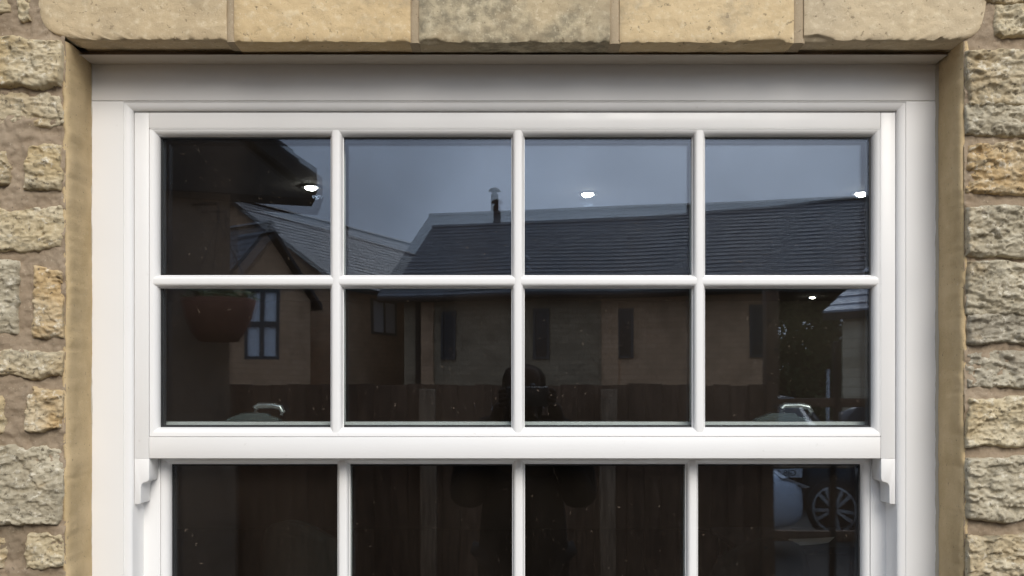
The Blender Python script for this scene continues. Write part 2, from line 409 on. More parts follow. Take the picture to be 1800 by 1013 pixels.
def reveal(sign, seed):
    prof = [(.756, YW + .012), (.753, YW + .004), (.750, YW - .002), (.7465, YW - .003), (.743, YW + .000), (.7412, YW + .006), (.7405, YW + .016)]
    for k in range(1, 9): prof.append((.7405 + .0035 * k / 8, YW + .016 + (.104 - .016) * k / 8))
    z0, z1, n = .70, 2.083, 360; v = []; f = []
    for j in range(n + 1):
        z = z0 + (z1 - z0) * j / n
        lo = fr((z * 5, seed, 0), .8, 2.1, 4); hi = fr((z * 38, seed, 3), .7, 2.1, 4)
        for q, (a, y) in enumerate(prof):
            kk = max(0, 1 - max(0, q - 5) / 9)
            loc = fr((z * 25, y * 40, seed + q * .15), .7, 2.1, 3)
            v.append((sign * (a + kk * (.0028 * lo + .0024 * hi) + .0011 * loc + .0010 * lo), y - (.0015 * lo + .001 * hi + .0012 * loc) * (1 if q < 8 else .2), z))
    m = len(prof)
    for j in range(n):
        for q in range(m - 1):
            a = j * m + q; f.append((a, a + 1, a + m + 1, a + m))
    return mesh("window_reveal", v, f, M_REV, wall, 180)
reveal(-1, 2.0); reveal(1, 6.5)

# lintel: five sawn blocks, worn lower arris, mortar joints between
def lintel_block(xa, xb, colr, alpha, seed, la=0, ra=0, zb=72, top=2.40):
    x0, x1 = wx(xa), wx(xb); z0 = wz(zb); st = .0033
    nx = int((x1 - x0) / st); v = []; f = []
    rows = []
    zz = [z0 + st * j for j in range(int((2.20 - z0) / st))] + [2.22, 2.26, 2.32, top]
    nb = 6                                                   # rounded lower arris then soffit rows
    for j in range(-nb - 8, len(zz)):
        for i in range(nx + 1):
            x = x0 + (x1 - x0) * i / nx; t = i / nx
            if j >= 0:
                z = zz[j]; h = z - z0
                sl = 0
                if la: sl += la(h) * (1 - t)
                if ra: sl += ra(h) * t
                xx = x + sl
                rag = .0018 * fr((x * 14, 0, seed)) + .0012 * fr((x * 70, 2, seed), .6, 2.2, 4)
                chip = max(0, fr((x * 9, 5, seed + 2)) - .22) * .016
                z += (rag + chip) * math.exp(-h / .007)
                y = YW - .0085 - .0012 * fr((x * 8, z * 8, seed)) - .0006 * fr((x * 90, z * 90, seed), .5, 2.2, 4) - .0010 * max(-.6, min(0, fr((x * 45, z * 45, seed + 8), .6, 2.2, 3) - .1)) * -1.5
                y += .0022 * math.exp(-h / .004)
                ed = min(x - x0, x1 - x); y += .004 * math.exp(-max(0, ed) / .006)
            else:
                k = -j
                sl = (la(0) * (1 - t) if la else 0) + (ra(0) * t if ra else 0); xx = x + sl
                rag = .0018 * fr((x * 14, 0, seed)) + .0012 * fr((x * 70, 2, seed), .6, 2.2, 4) + max(0, fr((x * 9, 5, seed + 2)) - .22) * .016
                if k <= nb:
                    q = k / nb; y = YW - .004 + .006 * q; z = z0 + rag * (1 - q) - .0008 * math.sin(q * PI / 2)
                else:
                    q = (k - nb) / 8; y = YW + .002 + .090 * q; z = z0 - .0008 + .002 * q + .0010 * fr((x * 30, y * 30, seed))
            v.append((xx, y, z))
    nr = len(zz) + nb + 8; s = nx + 1
    for j in range(nr - 1):
        for i in range(nx):
            a = j * s + i; f.append((a, a + 1, a + s + 1, a + s))
    b0 = len(v); side = [j * s for j in range(nr)], [j * s + nx for j in range(nr)]
    for sd_, sg in ((side[0], 1), (side[1], -1)):             # ends run back into the joint
        b = len(v)
        for q in sd_: v.append((v[q][0] + sg * .001, max(v[q][1], YW + .04), v[q][2]))
        for q in range(nr - 1):
            f.append((sd_[q], sd_[q + 1], b + q + 1, b + q) if sg < 0 else (sd_[q + 1], sd_[q], b + q, b + q + 1))
    o = mesh("lintel_stone", v, f, M_ASH, wall, 60); o.color = (*colr, alpha)
    return o
def endl(h): return -(.052 * (1 - math.exp(-h / .012)) + .12 * h)         # left end swings out to the springing
def endr(h): return (.026 * (1 - math.exp(-h / .010)) + .18 * h)
lintel_block(132, 400, (.50, .385, .24), .85, 11, la=endl)
lintel_block(413, 722, (.55, .40, .215), 1, 23, zb=76)
lintel_block(737, 1072, (.40, .32, .205), 0, 37, zb=77)
lintel_block(1089, 1394, (.60, .455, .265), 1, 41, zb=77)
lintel_block(1412, 1692, (.52, .42, .285), .9, 59, ra=endr, zb=73)
M_LJ = mortar_material("lintel_joint_mortar", (.36, .285, .19), (.42, .33, .22), (.26, .2, .13), .4)
for a, b, zb in ((398, 415, 75), (720, 739, 77), (1070, 1091, 78), (1392, 1414, 77)):
    x0, x1 = wx(a), wx(b); n = 40; v = []; f = []
    for j in range(-3, n + 1):
        z = wz(zb) + max(0, j) * .0085
        for i in range(5):
            x = x0 + (x1 - x0) * i / 4; e = .003 * fr((z * 22, a, i))
            v.append((x + e * .4, YW - .0035 + e * .5 + (.003 if i in (0, 4) else 0) + max(0, -j) * .028, z))
    for j in range(n + 3):
        for i in range(4):
            q = j * 5 + i; f.append((q, q + 1, q + 6, q + 5))
    mesh("lintel_joint", v, f, M_LJ, wall, 60)

v = []; f = []
for j in range(301):                                              # smeared mortar in the gap over the trim
    x = -.752 + 1.504 * j / 300; e = fr((x * 7, 1, 4), .8, 2.1, 4); q = fr((x * 40, 2, 9), .7, 2.1, 3)
    y = -.040 + .010 * e + .003 * q
    v += [(x, y, 2.0772), (x, y - .001 * q, 2.081), (x, y + .003, 2.089)]
for j in range(300):
    for i in range(2): a = j * 3 + i; f.append((a, a + 3, a + 4, a + 1))
mesh("mortar_fillet", v, f, M_MORT, wall, 180)
# ------------------------------------------------------------------ the window
win = thing("sash_window", "white sliding sash window with two rows of four panes above a lower sash", "window", (0, 0, .76))
BOT = 1402                                                      # bottom of the frame
def X0(p): return px_x(p, 0.0)
def Z0(p): return px_z(p, 0.0)
# frame: head extension, trim, head, stiles, sill
part_box("head_extension", (X0(160), 0, Z0(177)), (X0(1646), .09, Z0(104)), M_PVC, win, .0012)
t = MB()
tp = [(-.050, px_z(97.5, -.05)), (-.052, px_z(97.0, -.05)), (-.052, 2.0760), (-.050, 2.0768), (0.0, 2.0768), (0.0, px_z(97.5, -.05) + .0035), (-.006, px_z(97.5, -.05) + .0035), (-.047, px_z(97.5, -.05) + .0015)]
xa, xb = X0(160) + .002, X0(1646) - .002
t.prism([(xa, y, z) for y, z in tp], (xb - xa, 0, 0)); t.build("head_trim", mat("shaded_cream_trim", (.50, .44, .36), .5), win, 30)  # cream darkened to stand in for the shade under the lintel

def ovolo(wd, y_in, y_out, n=7, step=.0015):
    """from the glass edge (t=0) outwards: small step, convex quarter round"""
    pts = [(0, y_in), (0, y_in - step)]
    h = (y_in - step) - y_out
    for k in range(1, n + 1):
        a = PI / 2 * k / n; pts.append((wd * (1 - math.cos(a)), y_in - step - h * math.sin(a)))
    return pts
def ring_sides(name, inner, outer, prof, matl, parent, outer_pts, back=None, smooth=35):
    """four mitred sides; prof measured from inner edge, outer_pts measured from outer edge inwards"""
    def rects():
        for (t_, y) in prof: yield (inner[0] - t_, inner[1] + t_, inner[2] + t_, inner[3] - t_, y)
        for (t_, y) in outer_pts: yield (outer[0] + t_, outer[1] - t_, outer[2] - t_, outer[3] + t_, y)
    rs = list(rects())                                          # (l, top, r, bottom, y)
    obs = []
    for side in range(4):
        v = []; f = []
        for (l, tp_, r, b, y) in rs:
            A, B = {0: ((l, b), (l, tp_)), 1: ((l, tp_), (r, tp_)), 2: ((r, tp_), (r, b)), 3: ((r, b), (l, b))}[side]
            v += [(A[0], y, A[1]), (B[0], y, B[1])]
        for k in range(len(rs) - 1): f.append((2 * k, 2 * k + 1, 2 * k + 3, 2 * k + 2))
        obs.append(mesh(name, v, f, matl, parent, smooth))
    return obs
# frame stiles + head: inner opening 234..1575, 195; faces at y = 0
fi = (px_x(234, .008), px_z(195, .008), px_x(1576, .008), Z0(1370)); fo = (X0(160), Z0(178), X0(1646), Z0(BOT))
fprof = [(0, .115), (0, .008), (.0012, .0058), (.0035, .0036), (.0065, .0021), (.0095, .0013), (.0120, .0010), (.0126, .0020), (.0134, .0020), (.0138, 0.0)]
names = ["frame_stile", "frame_head", "frame_stile", "frame_sill"]
tmp = ring_sides("frame_member", fi, fo, fprof, M_PVC, win, [(0.0006, 0), (0, .0006), (0, .09)])
for o, n_ in zip(tmp, names): o.name = n_; o.data.name = n_
part_box("window_sill", (X0(128), -.13, Z0(1440)), (X0(1678), .02, Z0(BOT) - .001), M_PVC, win, .004)
# black strips standing in for the shadow in the gap between frame and sash
sm_ = MB(); sm_.box(fi[0] - .002, .022, Z0(800), fi[0] + .006, .05, fi[1]); sm_.box(fi[2] - .006, .022, Z0(800), fi[2] + .002, .05, fi[1]); sm_.box(fi[0] + .006, .022, fi[1] - .008, fi[2] - .006, .05, fi[1] + .002)
sm_.build("gap_shadow_strip", M_GASK, win)

for sg in (-1, 1):
    v = []; f = []; xx = X0(160) if sg < 0 else X0(1646)
    for j in range(401):
        z = .70 + (Z0(108) - .70) * j / 400; r_ = .0022 + .0012 * fr((z * 14, sg, 3), .8, 2.1, 4); e_ = .0008 * fr((z * 40, sg, 7), .7, 2.1, 3)
        v += [(xx + sg * (.004 + r_), -.0002 - r_ * 1.6, z), (xx + sg * .0005, -r_ - .0004, z), (xx - sg * (r_ * .9 + e_), .0001, z)]
    for j in range(400):
        for q in range(2): a = j * 3 + q; f.append((a, a + 1, a + 4, a + 3))
    mesh("sealant", v, f, M_SEAL, win, 180)
def bar_profile(hw, y_in, y_out, n=6):
    pr = [(hw, y_in), (hw, y_in - .0032), (hw - .0016, y_in - .0038), (hw - .0016, y_in - .0052)]
    h = (y_in - .0052) - y_out; wd = hw - .0016 - .0036
    for k in range(1, n + 1):
        a = PI / 2 * k / n; pr.append((hw - .0016 - wd * (1 - math.cos(a)), y_in - .0052 - h * math.sin(a)))
    return pr + [(-a, y) for a, y in pr[::-1]]
def bar(name, a, b, hw, y_in, y_out, parent, vertical):
    pr = bar_profile(hw, y_in, y_out); v = []; f = []
    for (o_, y) in pr:
        if vertical: v += [(a[0] + o_, y, a[1]), (b[0] + o_, y, b[1])]
        else: v += [(a[0], y, a[1] + o_), (b[0], y, b[1] + o_)]
    for k in range(len(pr) - 1): f.append((2 * k, 2 * k + 1, 2 * k + 3, 2 * k + 2))
    return mesh(name, v, f, M_PVC, parent, 35)

def interp(x, tab):
    if x <= tab[0][0]: return tab[0][1]
    for (a, va), (b, vb) in zip(tab, tab[1:]):
        if x <= b:
            q = (x - a) / (b - a); q = q * q * (3 - 2 * q); return va + (vb - va) * q
    return tab[-1][1]
AZ = [(280, .0040), (600, .0052), (800, .0060), (1130, .0058), (1330, .0034), (1540, .0)]    # lean of the inner pane
AX = [(280, .0044), (600, .0030), (850, .0012), (1200, .0), (1600, .0)]
def pane(name, x0, z0, x1, z1, y, th, parent, bent, zc, yref):
    n = 14; v = []; f = []
    def yy(x, z):
        wv = .00004 * math.sin(x * 17 + 1.3) * math.sin(z * 13) 
        if not bent: return wv
        p = 905 + x * FPX / (yref - CAMY)
        ix = 0; k = 16; xs = px_x(280, yref)
        for q in range(k):
            xm = xs + (x - xs) * (q + .5) / k; ix += interp(905 + xm * FPX / (yref - CAMY), AX) * (x - xs) / k
        return wv + interp(p, AZ) * (z - zc) * bent - ix * bent * 1.0 + .0014
    for side in (0, 1):
        for j in range(n + 1):
            for i in range(n + 1):
                x = x0 + (x1 - x0) * i / n; z = z0 + (z1 - z0) * j / n
                v.append((x, y + side * th + yy(x, z), z))
    s = n + 1; K = s * s
    for j in range(n):
        for i in range(n):
            a = j * s + i; f.append((a, a + 1, a + s + 1, a + s)); f.append((K + a, K + a + s, K + a + s + 1, K + a + 1))
    return mesh(name, v, f, M_GLASS if bent else M_DUST_HAZE, parent, 180)

def sash(name, label, yf, inner_px, bead_px, outer_px, cols, rows, hw, rail_top, rail_bot, bent, horns):
    """yf: front face. inner/bead/outer: (left, top, right, bottom) in measured units on the plane they lie in"""
    s = bpy.data.objects.new(name, None); COL.objects.link(s); s.parent = win
    s.matrix_parent_inverse = world_of(win).inverted(); s['label'] = label
    yg = yf + .019
    fx = lambda p: px_x(p, yf); fz = lambda p: px_z(p, yf); gx = lambda p: px_x(p, yg); gz = lambda p: px_z(p, yg)
    inn = (gx(inner_px[0]), gz(inner_px[1]), gx(inner_px[2]), gz(inner_px[3]))
    bd = (fx(bead_px[0]), fz(bead_px[1]), fx(bead_px[2]), fz(bead_px[3]))
    ou = (fx(outer_px[0]), fz(outer_px[1]), fx(outer_px[2]), fz(outer_px[3]))
    th = .045
    g_ = .0004
    part_box("stile", (ou[0], yf, ou[3]), (bd[0] - g_, yf + th, ou[1]), M_PVC, s, .0008)
    part_box("stile", (bd[2] + g_, yf, ou[3]), (ou[2], yf + th, ou[1]), M_PVC, s, .0008)
    part_box("rail", (bd[0], yf, bd[1] + g_), (bd[2], yf + th, ou[1]), M_PVC, s, .0008)
    part_box("rail", (bd[0], yf, ou[3]), (bd[2], yf + th, bd[3] - g_), M_PVC, s, .0008)
    ring_sides("glazing_bead", inn, bd, ovolo(.0125, yg, yf + .0012), M_PVC, s, [(.0008, yf + .0008), (.0004, yf + .0016), (0, yf + .0030)])
    # gasket, spacer bar and inner bead
    def ring4(nm, a, b, y0, y1, m_):                            # a outer rect, b inner rect
        q = MB(); q.box(a[0], y0, a[3], b[0], y1, a[1]); q.box(b[2], y0, a[3], a[2], y1, a[1])
        q.box(b[0], y0, b[1], b[2], y1, a[1]); q.box(b[0], y0, a[3], b[2], y1, b[3]); return q.build(nm, m_, s)
    gk = .0028
    ring4("gasket", (inn[0] - .004, inn[1] + .004, inn[2] + .004, inn[3] - .004), (inn[0] + gk, inn[1] - gk, inn[2] - gk, inn[3] + gk), yg - .0012, yg - .0001, M_GASK)
    sp = .0035
    o_ = (inn[0] - .010, inn[1] + .010, inn[2] + .010, inn[3] - .010)
    ring4("spacer_bar", o_, (inn[0] + sp, inn[1] - sp, inn[2] - sp, inn[3] + sp), yg + .0045, yg + .0165, M_SPACER)
    ring4("spacer_seal", o_, (inn[0] + sp - .0008, inn[1] - sp + .0008, inn[2] - sp + .0008, inn[3] + sp - .0008), yg + .0167, yg + .0182, M_ALU)
    ring4("inner_bead", (bd[0], bd[1], bd[2], bd[3]), (inn[0] - .002, inn[1] + .002, inn[2] + .002, inn[3] - .002), yg + .0275, yf + th + .006, M_PVC)
    # glazing bars outside and inside
    cx = [gx(p) for p in cols]; cz = [gz(p) for p in rows]
    for x in cx:
        bar("glazing_bar", (x, inn[3] - .011), (x, inn[1] + .011), hw, yg, yf + .0019, s, True)
        part_box("inner_bar", (x - .009, yg + .0275, inn[3]), (x + .009, yg + .038, inn[1]), M_PVC, s, .002)
    ends = [inn[0] - .011] + cx + [inn[2] + .011]
    for z in cz:
        for a, b in zip(ends, ends[1:]):
            bar("glazing_bar", (a, z), (b, z), hw, yg, yf + .0022, s, False)
        part_box("inner_bar", (inn[0], yg + .0277, z - .009), (inn[2], yg + .0382, z + .009), M_PVC, s, .002)
    xs = [inn[0] - .006] + cx + [inn[2] + .006]; zs = [inn[3] - .006] + cz[::-1] + [inn[1] + .006]
    for zi, (a, b) in enumerate(zip(zs, zs[1:])):
        zc = (inn[1] + inn[3]) / 2
        for c, d in zip(xs, xs[1:]):
            pane("glass_pane", c + .0005, a + .0005, d - .0005, b - .0005, yg, .004, s, 0, zc, yg)
            pane("inner_glass_pane", c + .0005, a + .0005, d - .0005, b - .0005, yg + .0210, .004, s, bent if zi == len(zs) - 2 else bent * .06, zc, yg)
    if horns:
        for sg, ex, px_list in ((-1, 0, horns), (1, 1, [(1811 - p, q) for p, q in horns])):
            q = MB(); q.prism([(fx(p), yf, fz(y)) for p, y in px_list], (0, th, 0)); q.build("horn", M_PVC, s, 30, bevel=.0006)
    return s
HORN = [(237, 806.3), (262, 806.3), (262, 838), (261.6, 843), (260, 846), (257, 847.4), (253, 848.3), (250, 850), (248.3, 853), (247.6, 857), (247.4, 884), (246, 886), (237.3, 886.5)]
sash("upper_sash", "outer upper sash with horns and eight panes", .011, (283, 242, 1530, 751), (262, 226, 1548, 768), (237, 198, 1574, 806), [593.3, 910.5, 1227], [496], .0118, 0, 0, 1.0, HORN)
sash("lower_sash", "inner lower sash set behind the meeting rail", .059, (303, 816, 1511, 1325), (282, 803, 1530, 1342), (243, 742, 1569, 1372), [605, 911.5, 1215], [1071], .0118, 0, 0, .06, None)
for p, lever in ((447, 1), (1372, 1)):                            # fasteners on top of the lower sash
    yb = .095; zt = px_z(742, .059) + .0005; x = px_x(p, yb)
    f_ = bpy.data.objects.new("sash_fastener", None); COL.objects.link(f_); f_.parent = win; f_.matrix_parent_inverse = world_of(win).inverted()
    q = MB(); q.prism([(x - .050, yb - .014, zt), (x + .050, yb - .014, zt), (x + .046, yb - .014, zt + .006), (x + .030, yb - .014, zt + .009), (x + .024, yb - .014, zt + .015), (x - .020, yb - .014, zt + .015), (x - .034, yb - .014, zt + .009), (x - .046, yb - .014, zt + .005)], (0, .028, 0))
    q.build("base_plate", mat("grey_enamel", (.05, .065, .065), .6, 0, .2), f_, bevel=.0015)
    q = MB(); q.tube([(x + .002, yb, zt + .014), (x + .002, yb, zt + .024), (x + .008, yb, zt + .0285), (x + .036, yb - .004, zt + .0285), (x + .050, yb - .007, zt + .0255), (x + .055, yb - .008, zt + .017), (x + .052, yb - .008, zt + .011)], [.007, .0065, .006, .0055, .0055, .005, .004], 8)
    q.build("lever", M_STEEL, f_, 60)

# ------------------------------------------------------------------ the dark room behind the glass
room = thing("room", "dark office interior behind the window glass", "room", (0, 2, 0))
RX0, RX1, RY0, RY1, RZ = -4.2, 4.6, .32, 8.6, 2.45
M_RWALL = mat("wall_paint", (.28, .26, .20), .85); M_RCEIL = mat("ceiling_paint", (.20, .19, .18), .9); M_RFLOOR = mat("dark_carpet", (.035, .032, .03), .95)
part_box("floor_slab", (RX0, RY0, .02), (RX1, RY1, .08), M_RFLOOR, room)
part_box("ceiling_board", (RX0, RY0, RZ), (RX1, RY1, RZ + .12), M_RCEIL, room)
part_box("room_wall", (RX0 - .1, RY0, .0), (RX0, RY1, RZ + .12), M_RWALL, room)
part_box("room_wall", (RX1, RY0, .0), (RX1 + .1, RY1, RZ + .12), M_RWALL, room)
part_box("room_wall", (RX0, RY1, .0), (RX1, RY1 + .1, RZ + .12), M_RWALL, room)
def emit(name, col, st):
    m = bpy.data.materials.new(name); m.use_nodes = True; b = m.node_tree.nodes['Principled BSDF']
    b.inputs['Base Color'].default_value = (0, 0, 0, 1); b.inputs['Emission Color'].default_value = (*col, 1); b.inputs['Emission Strength'].default_value = st; return m
M_LED = emit("lit_lamp", (1, .96, .88), 60.0); M_LEDS = emit("lit_lamp_warm", (1, .93, .8), 30.0)
for (px, py, lab) in ((547, 328, "leftmost of the lit ceiling downlights seen through the top row of panes"), (1033, 340, "lit ceiling downlight seen through the third pane of the top row"),
                      (1514, 339, "lit ceiling downlight seen at the edge of the last pane of the top row"), (1428, 522, "small lit ceiling downlight deep in the room seen below the glazing bar")):
    y = (RZ - CAMZ) * FPX / (690 - py) + CAMY
    d = thing("downlight", lab, "downlight", (px_x(px, y), y, RZ), "recessed ceiling downlights")
    q = MB(); c = (px_x(px, y), y, RZ)
    q.lathe(c, [(.046, -.001), (.046, -.006), (.033, -.007), (.029, -.001)], 24); q.build("trim_ring", M_STEEL, d, 40)
    q = MB(); q.lathe(c, [(.027, -.001), (.027, -.008), (.021, -.014), (.011, -.0175), (.001, -.0185)], 24); q.build("lamp_lens", M_LED if py < 500 else M_LEDS, d, 40)
dy = 2.9; dz = px_z(962, dy)
desk = thing("desk", "dark desk top behind the lower sash with a sheet of paper on it", "desk", (px_x(1420, dy), dy, .08))
xa, xb = px_x(1300, dy), px_x(1640, dy)
part_box("desk_top", (xa, dy, dz - .03), (xb, dy + .7, dz), mat("desk_laminate", (.05, .05, .052), .5), desk, .003)
part_box("front_panel", (xa + .02, dy + .03, .09), (xb - .02, dy + .05, dz - .031), M_RFLOOR, desk)
for x in (xa + .05, xb - .05):
    for y in (dy + .1, dy + .62): part_box("leg", (x - .02, y - .02, .081), (x + .02, y + .02, dz - .031), M_STEEL, desk)
n = 12; v = []; f = []
for j in range(n + 1):
    for i in range(n + 1):
        u, q = i / n, j / n; v.append((px_x(1375, dy) + .24 * u + .10 * q, dy + .02 + .22 * q + .05 * u, dz + .002 + .006 * (u - .4) ** 2 * 4 * (1 - q * .5)))
for j in range(n):
    for i in range(n): a = j * (n + 1) + i; f.append((a, a + 1, a + n + 2, a + n + 1))
tag(mesh("paper", v, f, mat("white_paper", (.8, .79, .77), .8), None, 180), "sheet of white paper lying on the dark desk behind the lower sash", "paper")
def chair(x, y, rot, lab):
    c = thing("office_chair", lab, "chair", (x, y, .08), "chairs in the dark room"); c.rotation_euler = (0, 0, 0)
    cr, sr = math.cos(rot), math.sin(rot)
    def T(p): return (x + p[0] * cr - p[1] * sr, y + p[0] * sr + p[1] * cr, p[2])
    M_ch = mat("chair_fabric", (.03, .038, .036), .8)
    q = MB(); v = []; f = []
    for j in range(9):
        for i in range(9):
            u = i / 8 * 2 - 1; w_ = j / 8
            hwid = .23 * (1 - .25 * w_ ** 4); v.append(T((u * hwid, -.22 - .05 * w_ + .05 * u * u, .62 + .42 * w_ - .05 * u * u * w_)))
    for j in range(8):
        for i in range(8): a = j * 9 + i; f.append((a, a + 1, a + 10, a + 9))
    o = mesh("backrest", v, f, M_ch, c, 180); md = o.modifiers.new("thick", 'SOLIDIFY'); md.thickness = .04
    m_ = MB(); m_.hexa([T(p) for p in ((-.23, -.2, .5), (.23, -.2, .5), (.22, .24, .5), (-.22, .24, .5), (-.23, -.2, .56), (.23, -.2, .56), (.22, .24, .56), (-.22, .24, .56))]); m_.build("seat", M_ch, c, bevel=.012)
    for k in range(5):
        a = 2 * PI * k / 5; m_ = MB(); m_.tube([T((0, 0, .16)), T((.28 * math.cos(a), .28 * math.sin(a), .12))], [.02, .015], 6); m_.build("foot", M_STEEL, c)
        m_ = MB(); m_.lathe(T((.28 * math.cos(a), .28 * math.sin(a), .085)), [(.02, 0), (.026, .015), (.02, .03)], 10); m_.build("caster", M_GASK, c)
    m_ = MB(); m_.tube([T((0, 0, .14)), T((0, 0, .5))], .025, 8); m_.build("column", M_STEEL, c)
    m_ = MB(); m_.tube([T((0, -.1, .49)), T((0, -.24, .5)), T((0, -.25, .7))], .018, 8); m_.build("back_post", M_STEEL, c)
chair(px_x(1262, 1.6), 1.6, .5, "dark office chair seen low behind the last pane of the lower sash")
chair(px_x(600, 2.0), 2.0, -.6, "dark office chair seen low behind the first bar of the lower sash")

# ------------------------------------------------------------------ across the yard (seen in the glass)
def V(p, z): return Vector((p[0], -p[1], z))
def house(name, label, cat, A, B, hw, ze, zr, over_e, over_g, wallm, slatem, wall_from=0.0, wall_to=None, course=.19, slate_w=.3, slates=True):
    A = Vector(A); B = Vector(B); L = (B - A).length; u = (B - A) / L; n = Vector((u.y, -u.x)) if True else None
    wall_to = L if wall_to is None else wall_to
    h = thing(name, label, cat, (A.x, -A.y, 0))
    P = lambda s, o, z: V(A + u * s + n * o, z)
    pitch = (zr - ze) / hw
    m = MB()
    poly = [P(wall_from, -hw, 0), P(wall_from, hw, 0), P(wall_from, hw, ze), P(wall_from, 0, zr - .05), P(wall_from, -hw, ze)]
    m.prism(poly, V(u * (wall_to - wall_from), 0)); m.build("wall", wallm, h)
    e = hw + over_e; zlow = zr - pitch * e
    for sg in (-1, 1):
        m = MB(); s0, s1 = -over_g, L + over_g
        m.hexa([P(s0, 0, zr), P(s1, 0, zr), P(s1, sg * e, zlow), P(s0, sg * e, zlow), P(s0, 0, zr + .09), P(s1, 0, zr + .09), P(s1, sg * e, zlow + .09), P(s0, sg * e, zlow + .09)])
        rf = m.build("roof", M_ROOFDECK, h)
        if slates:
            m = MB(); sl_len = math.hypot(e, zr - zlow); nc = int(sl_len / course)
            for c in range(nc):
                q0 = c / nc; q1 = min(1.0, (c + 1.25) / nc)
                x = s0 - (slate_w / 2 if c % 2 else 0); 
                while x < s1:
                    xa_ = max(x, s0) + .004; xb_ = min(x + slate_w, s1) - .004; x += slate_w
                    if xb_ - xa_ < .03: continue
                    j = random.uniform(0, .007)
                    lo, hi = .092, .107 + j
                    o0, o1 = sg * e * q0, sg * e * q1; za, zb_ = zr - pitch * e * q0, zr - pitch * e * q1
                    m.hexa([P(xa_, o0, za + lo), P(xb_, o0, za + lo), P(xb_, o1, zb_ + lo + .004), P(xa_, o1, zb_ + lo + .004), P(xa_, o0, za + lo + .012), P(xb_, o0, za + lo + .012), P(xb_, o1, zb_ + hi + .012), P(xa_, o1, zb_ + hi + .012)])
            so_ = m.build("slates", slatem, h); so_['kind'] = 'stuff'
    m = MB(); m.prism([P(-over_g, -.12, zr + .09), P(-over_g, 0, zr + .16), P(-over_g, .12, zr + .09)], V(u * (L + 2 * over_g), 0)); m.build("ridge_tiles", slatem, h)
    return h, P, L
def facade_window(h, P, s, o, z0, z1, wd, along, frame_m, pane_m, bars=1, face=-1):
    """window on the long side (along='s') of a house: position s, out of the wall at offset o"""
    f = MB(); fo_ = o + face * .05; fi_ = o - face * .02
    def q(a, zz): return P(s + a, fo_, zz)
    m = MB()
    fw = .05
    for (a0, a1, za, zb_) in ((-wd / 2, -wd / 2 + fw, z0, z1), (wd / 2 - fw, wd / 2, z0, z1), (-wd / 2 + fw, wd / 2 - fw, z0, z0 + fw), (-wd / 2 + fw, wd / 2 - fw, z1 - fw, z1)):
        m.hexa([P(s + a0, o, za), P(s + a1, o, za), P(s + a1, fo_, za), P(s + a0, fo_, za), P(s + a0, o, zb_), P(s + a1, o, zb_), P(s + a1, fo_, zb_), P(s + a0, fo_, zb_)])
    for k in range(1, bars + 1):
        a = -wd / 2 + wd * k / (bars + 1)
        m.hexa([P(s + a - .025, o, z0 + fw), P(s + a + .025, o, z0 + fw), P(s + a + .025, fo_, z0 + fw), P(s + a - .025, fo_, z0 + fw), P(s + a - .025, o, z1 - fw), P(s + a + .025, o, z1 - fw), P(s + a + .025, fo_, z1 - fw), P(s + a - .025, fo_, z1 - fw)])
    w_ = m.build("window", frame_m, h)
    p_ = o + face * .02
    mm = MB(); mm.hexa([P(s - wd / 2 + fw, o, z0 + fw), P(s + wd / 2 - fw, o, z0 + fw), P(s + wd / 2 - fw, p_, z0 + fw), P(s - wd / 2 + fw, p_, z0 + fw), P(s - wd / 2 + fw, o, z1 - fw), P(s + wd / 2 - fw, o, z1 - fw), P(s + wd / 2 - fw, p_, z1 - fw), P(s - wd / 2 + fw, p_, z1 - fw)])
    mm.build("pane", pane_m, w_)
M_WFRAME = mat("grey_window_frame", (.06, .06, .06), .5); M_WHITE = mat("plain_white", (.85, .86, .88), .6)

ang = math.radians(12.4); uu = Vector((math.cos(ang), -math.sin(ang))); nn = Vector((math.sin(ang), math.cos(ang)))
E0 = Vector((-2.7, 22 - OFS)); HW = 3.5
barn, BP, BL = house("stone_barn", "long stone barn with dark slate roof and narrow slit windows across the yard", "building", E0 + nn * HW, E0 + nn * HW + uu * 15, HW, 3.72, 5.92, .35, .25, M_FWALL, M_SLATE, 0.25, 8.0)
def wall_s(px):                                             # distance along the barn's front wall for a line of sight
    k = (px - 905.0) / FPX
    E = E0; D0 = E.y + OFS
    return (k * D0 - E.x) / (uu.x - k * uu.y)
for px in (790, 951, 1100, 1332):
    facade_window(barn, BP, wall_s(px), HW, 2.22, 3.28, .34, 's', M_WFRAME, M_DARKWIN, 0, 1)
for px, wd, mm_ in ((1072, .36, M_FWALL2), (735, .10, M_DKWOOD), (752, .28, M_FWALL2)):
    s = wall_s(px); m = MB(); m.hexa([BP(s - wd / 2, HW, 0), BP(s + wd / 2, HW, 0), BP(s + wd / 2, HW + .06, 0), BP(s - wd / 2, HW + .06, 0), BP(s - wd / 2, HW, 3.6), BP(s + wd / 2, HW, 3.6), BP(s + wd / 2, HW + .06, 3.6), BP(s - wd / 2, HW + .06, 3.6)])
    m.build("downpipe" if wd < .2 else "pier", mm_, barn)
sa, sb = wall_s(1084), 8.0
m = MB(); m.hexa([BP(a_, o_, z_) for z_ in (0, 3.6) for a_, o_ in ((sa, HW - .01), (sb, HW - .01), (sb, HW + .004), (sa, HW + .004))]); m.build("rendered_panel", M_FWALL2, barn)
m = MB(); m.tube([BP(-.2, HW + .42, 3.52), BP(15.2, HW + .42, 3.52)], .06, 8); m.build("gutter", M_DKWOOD, barn)
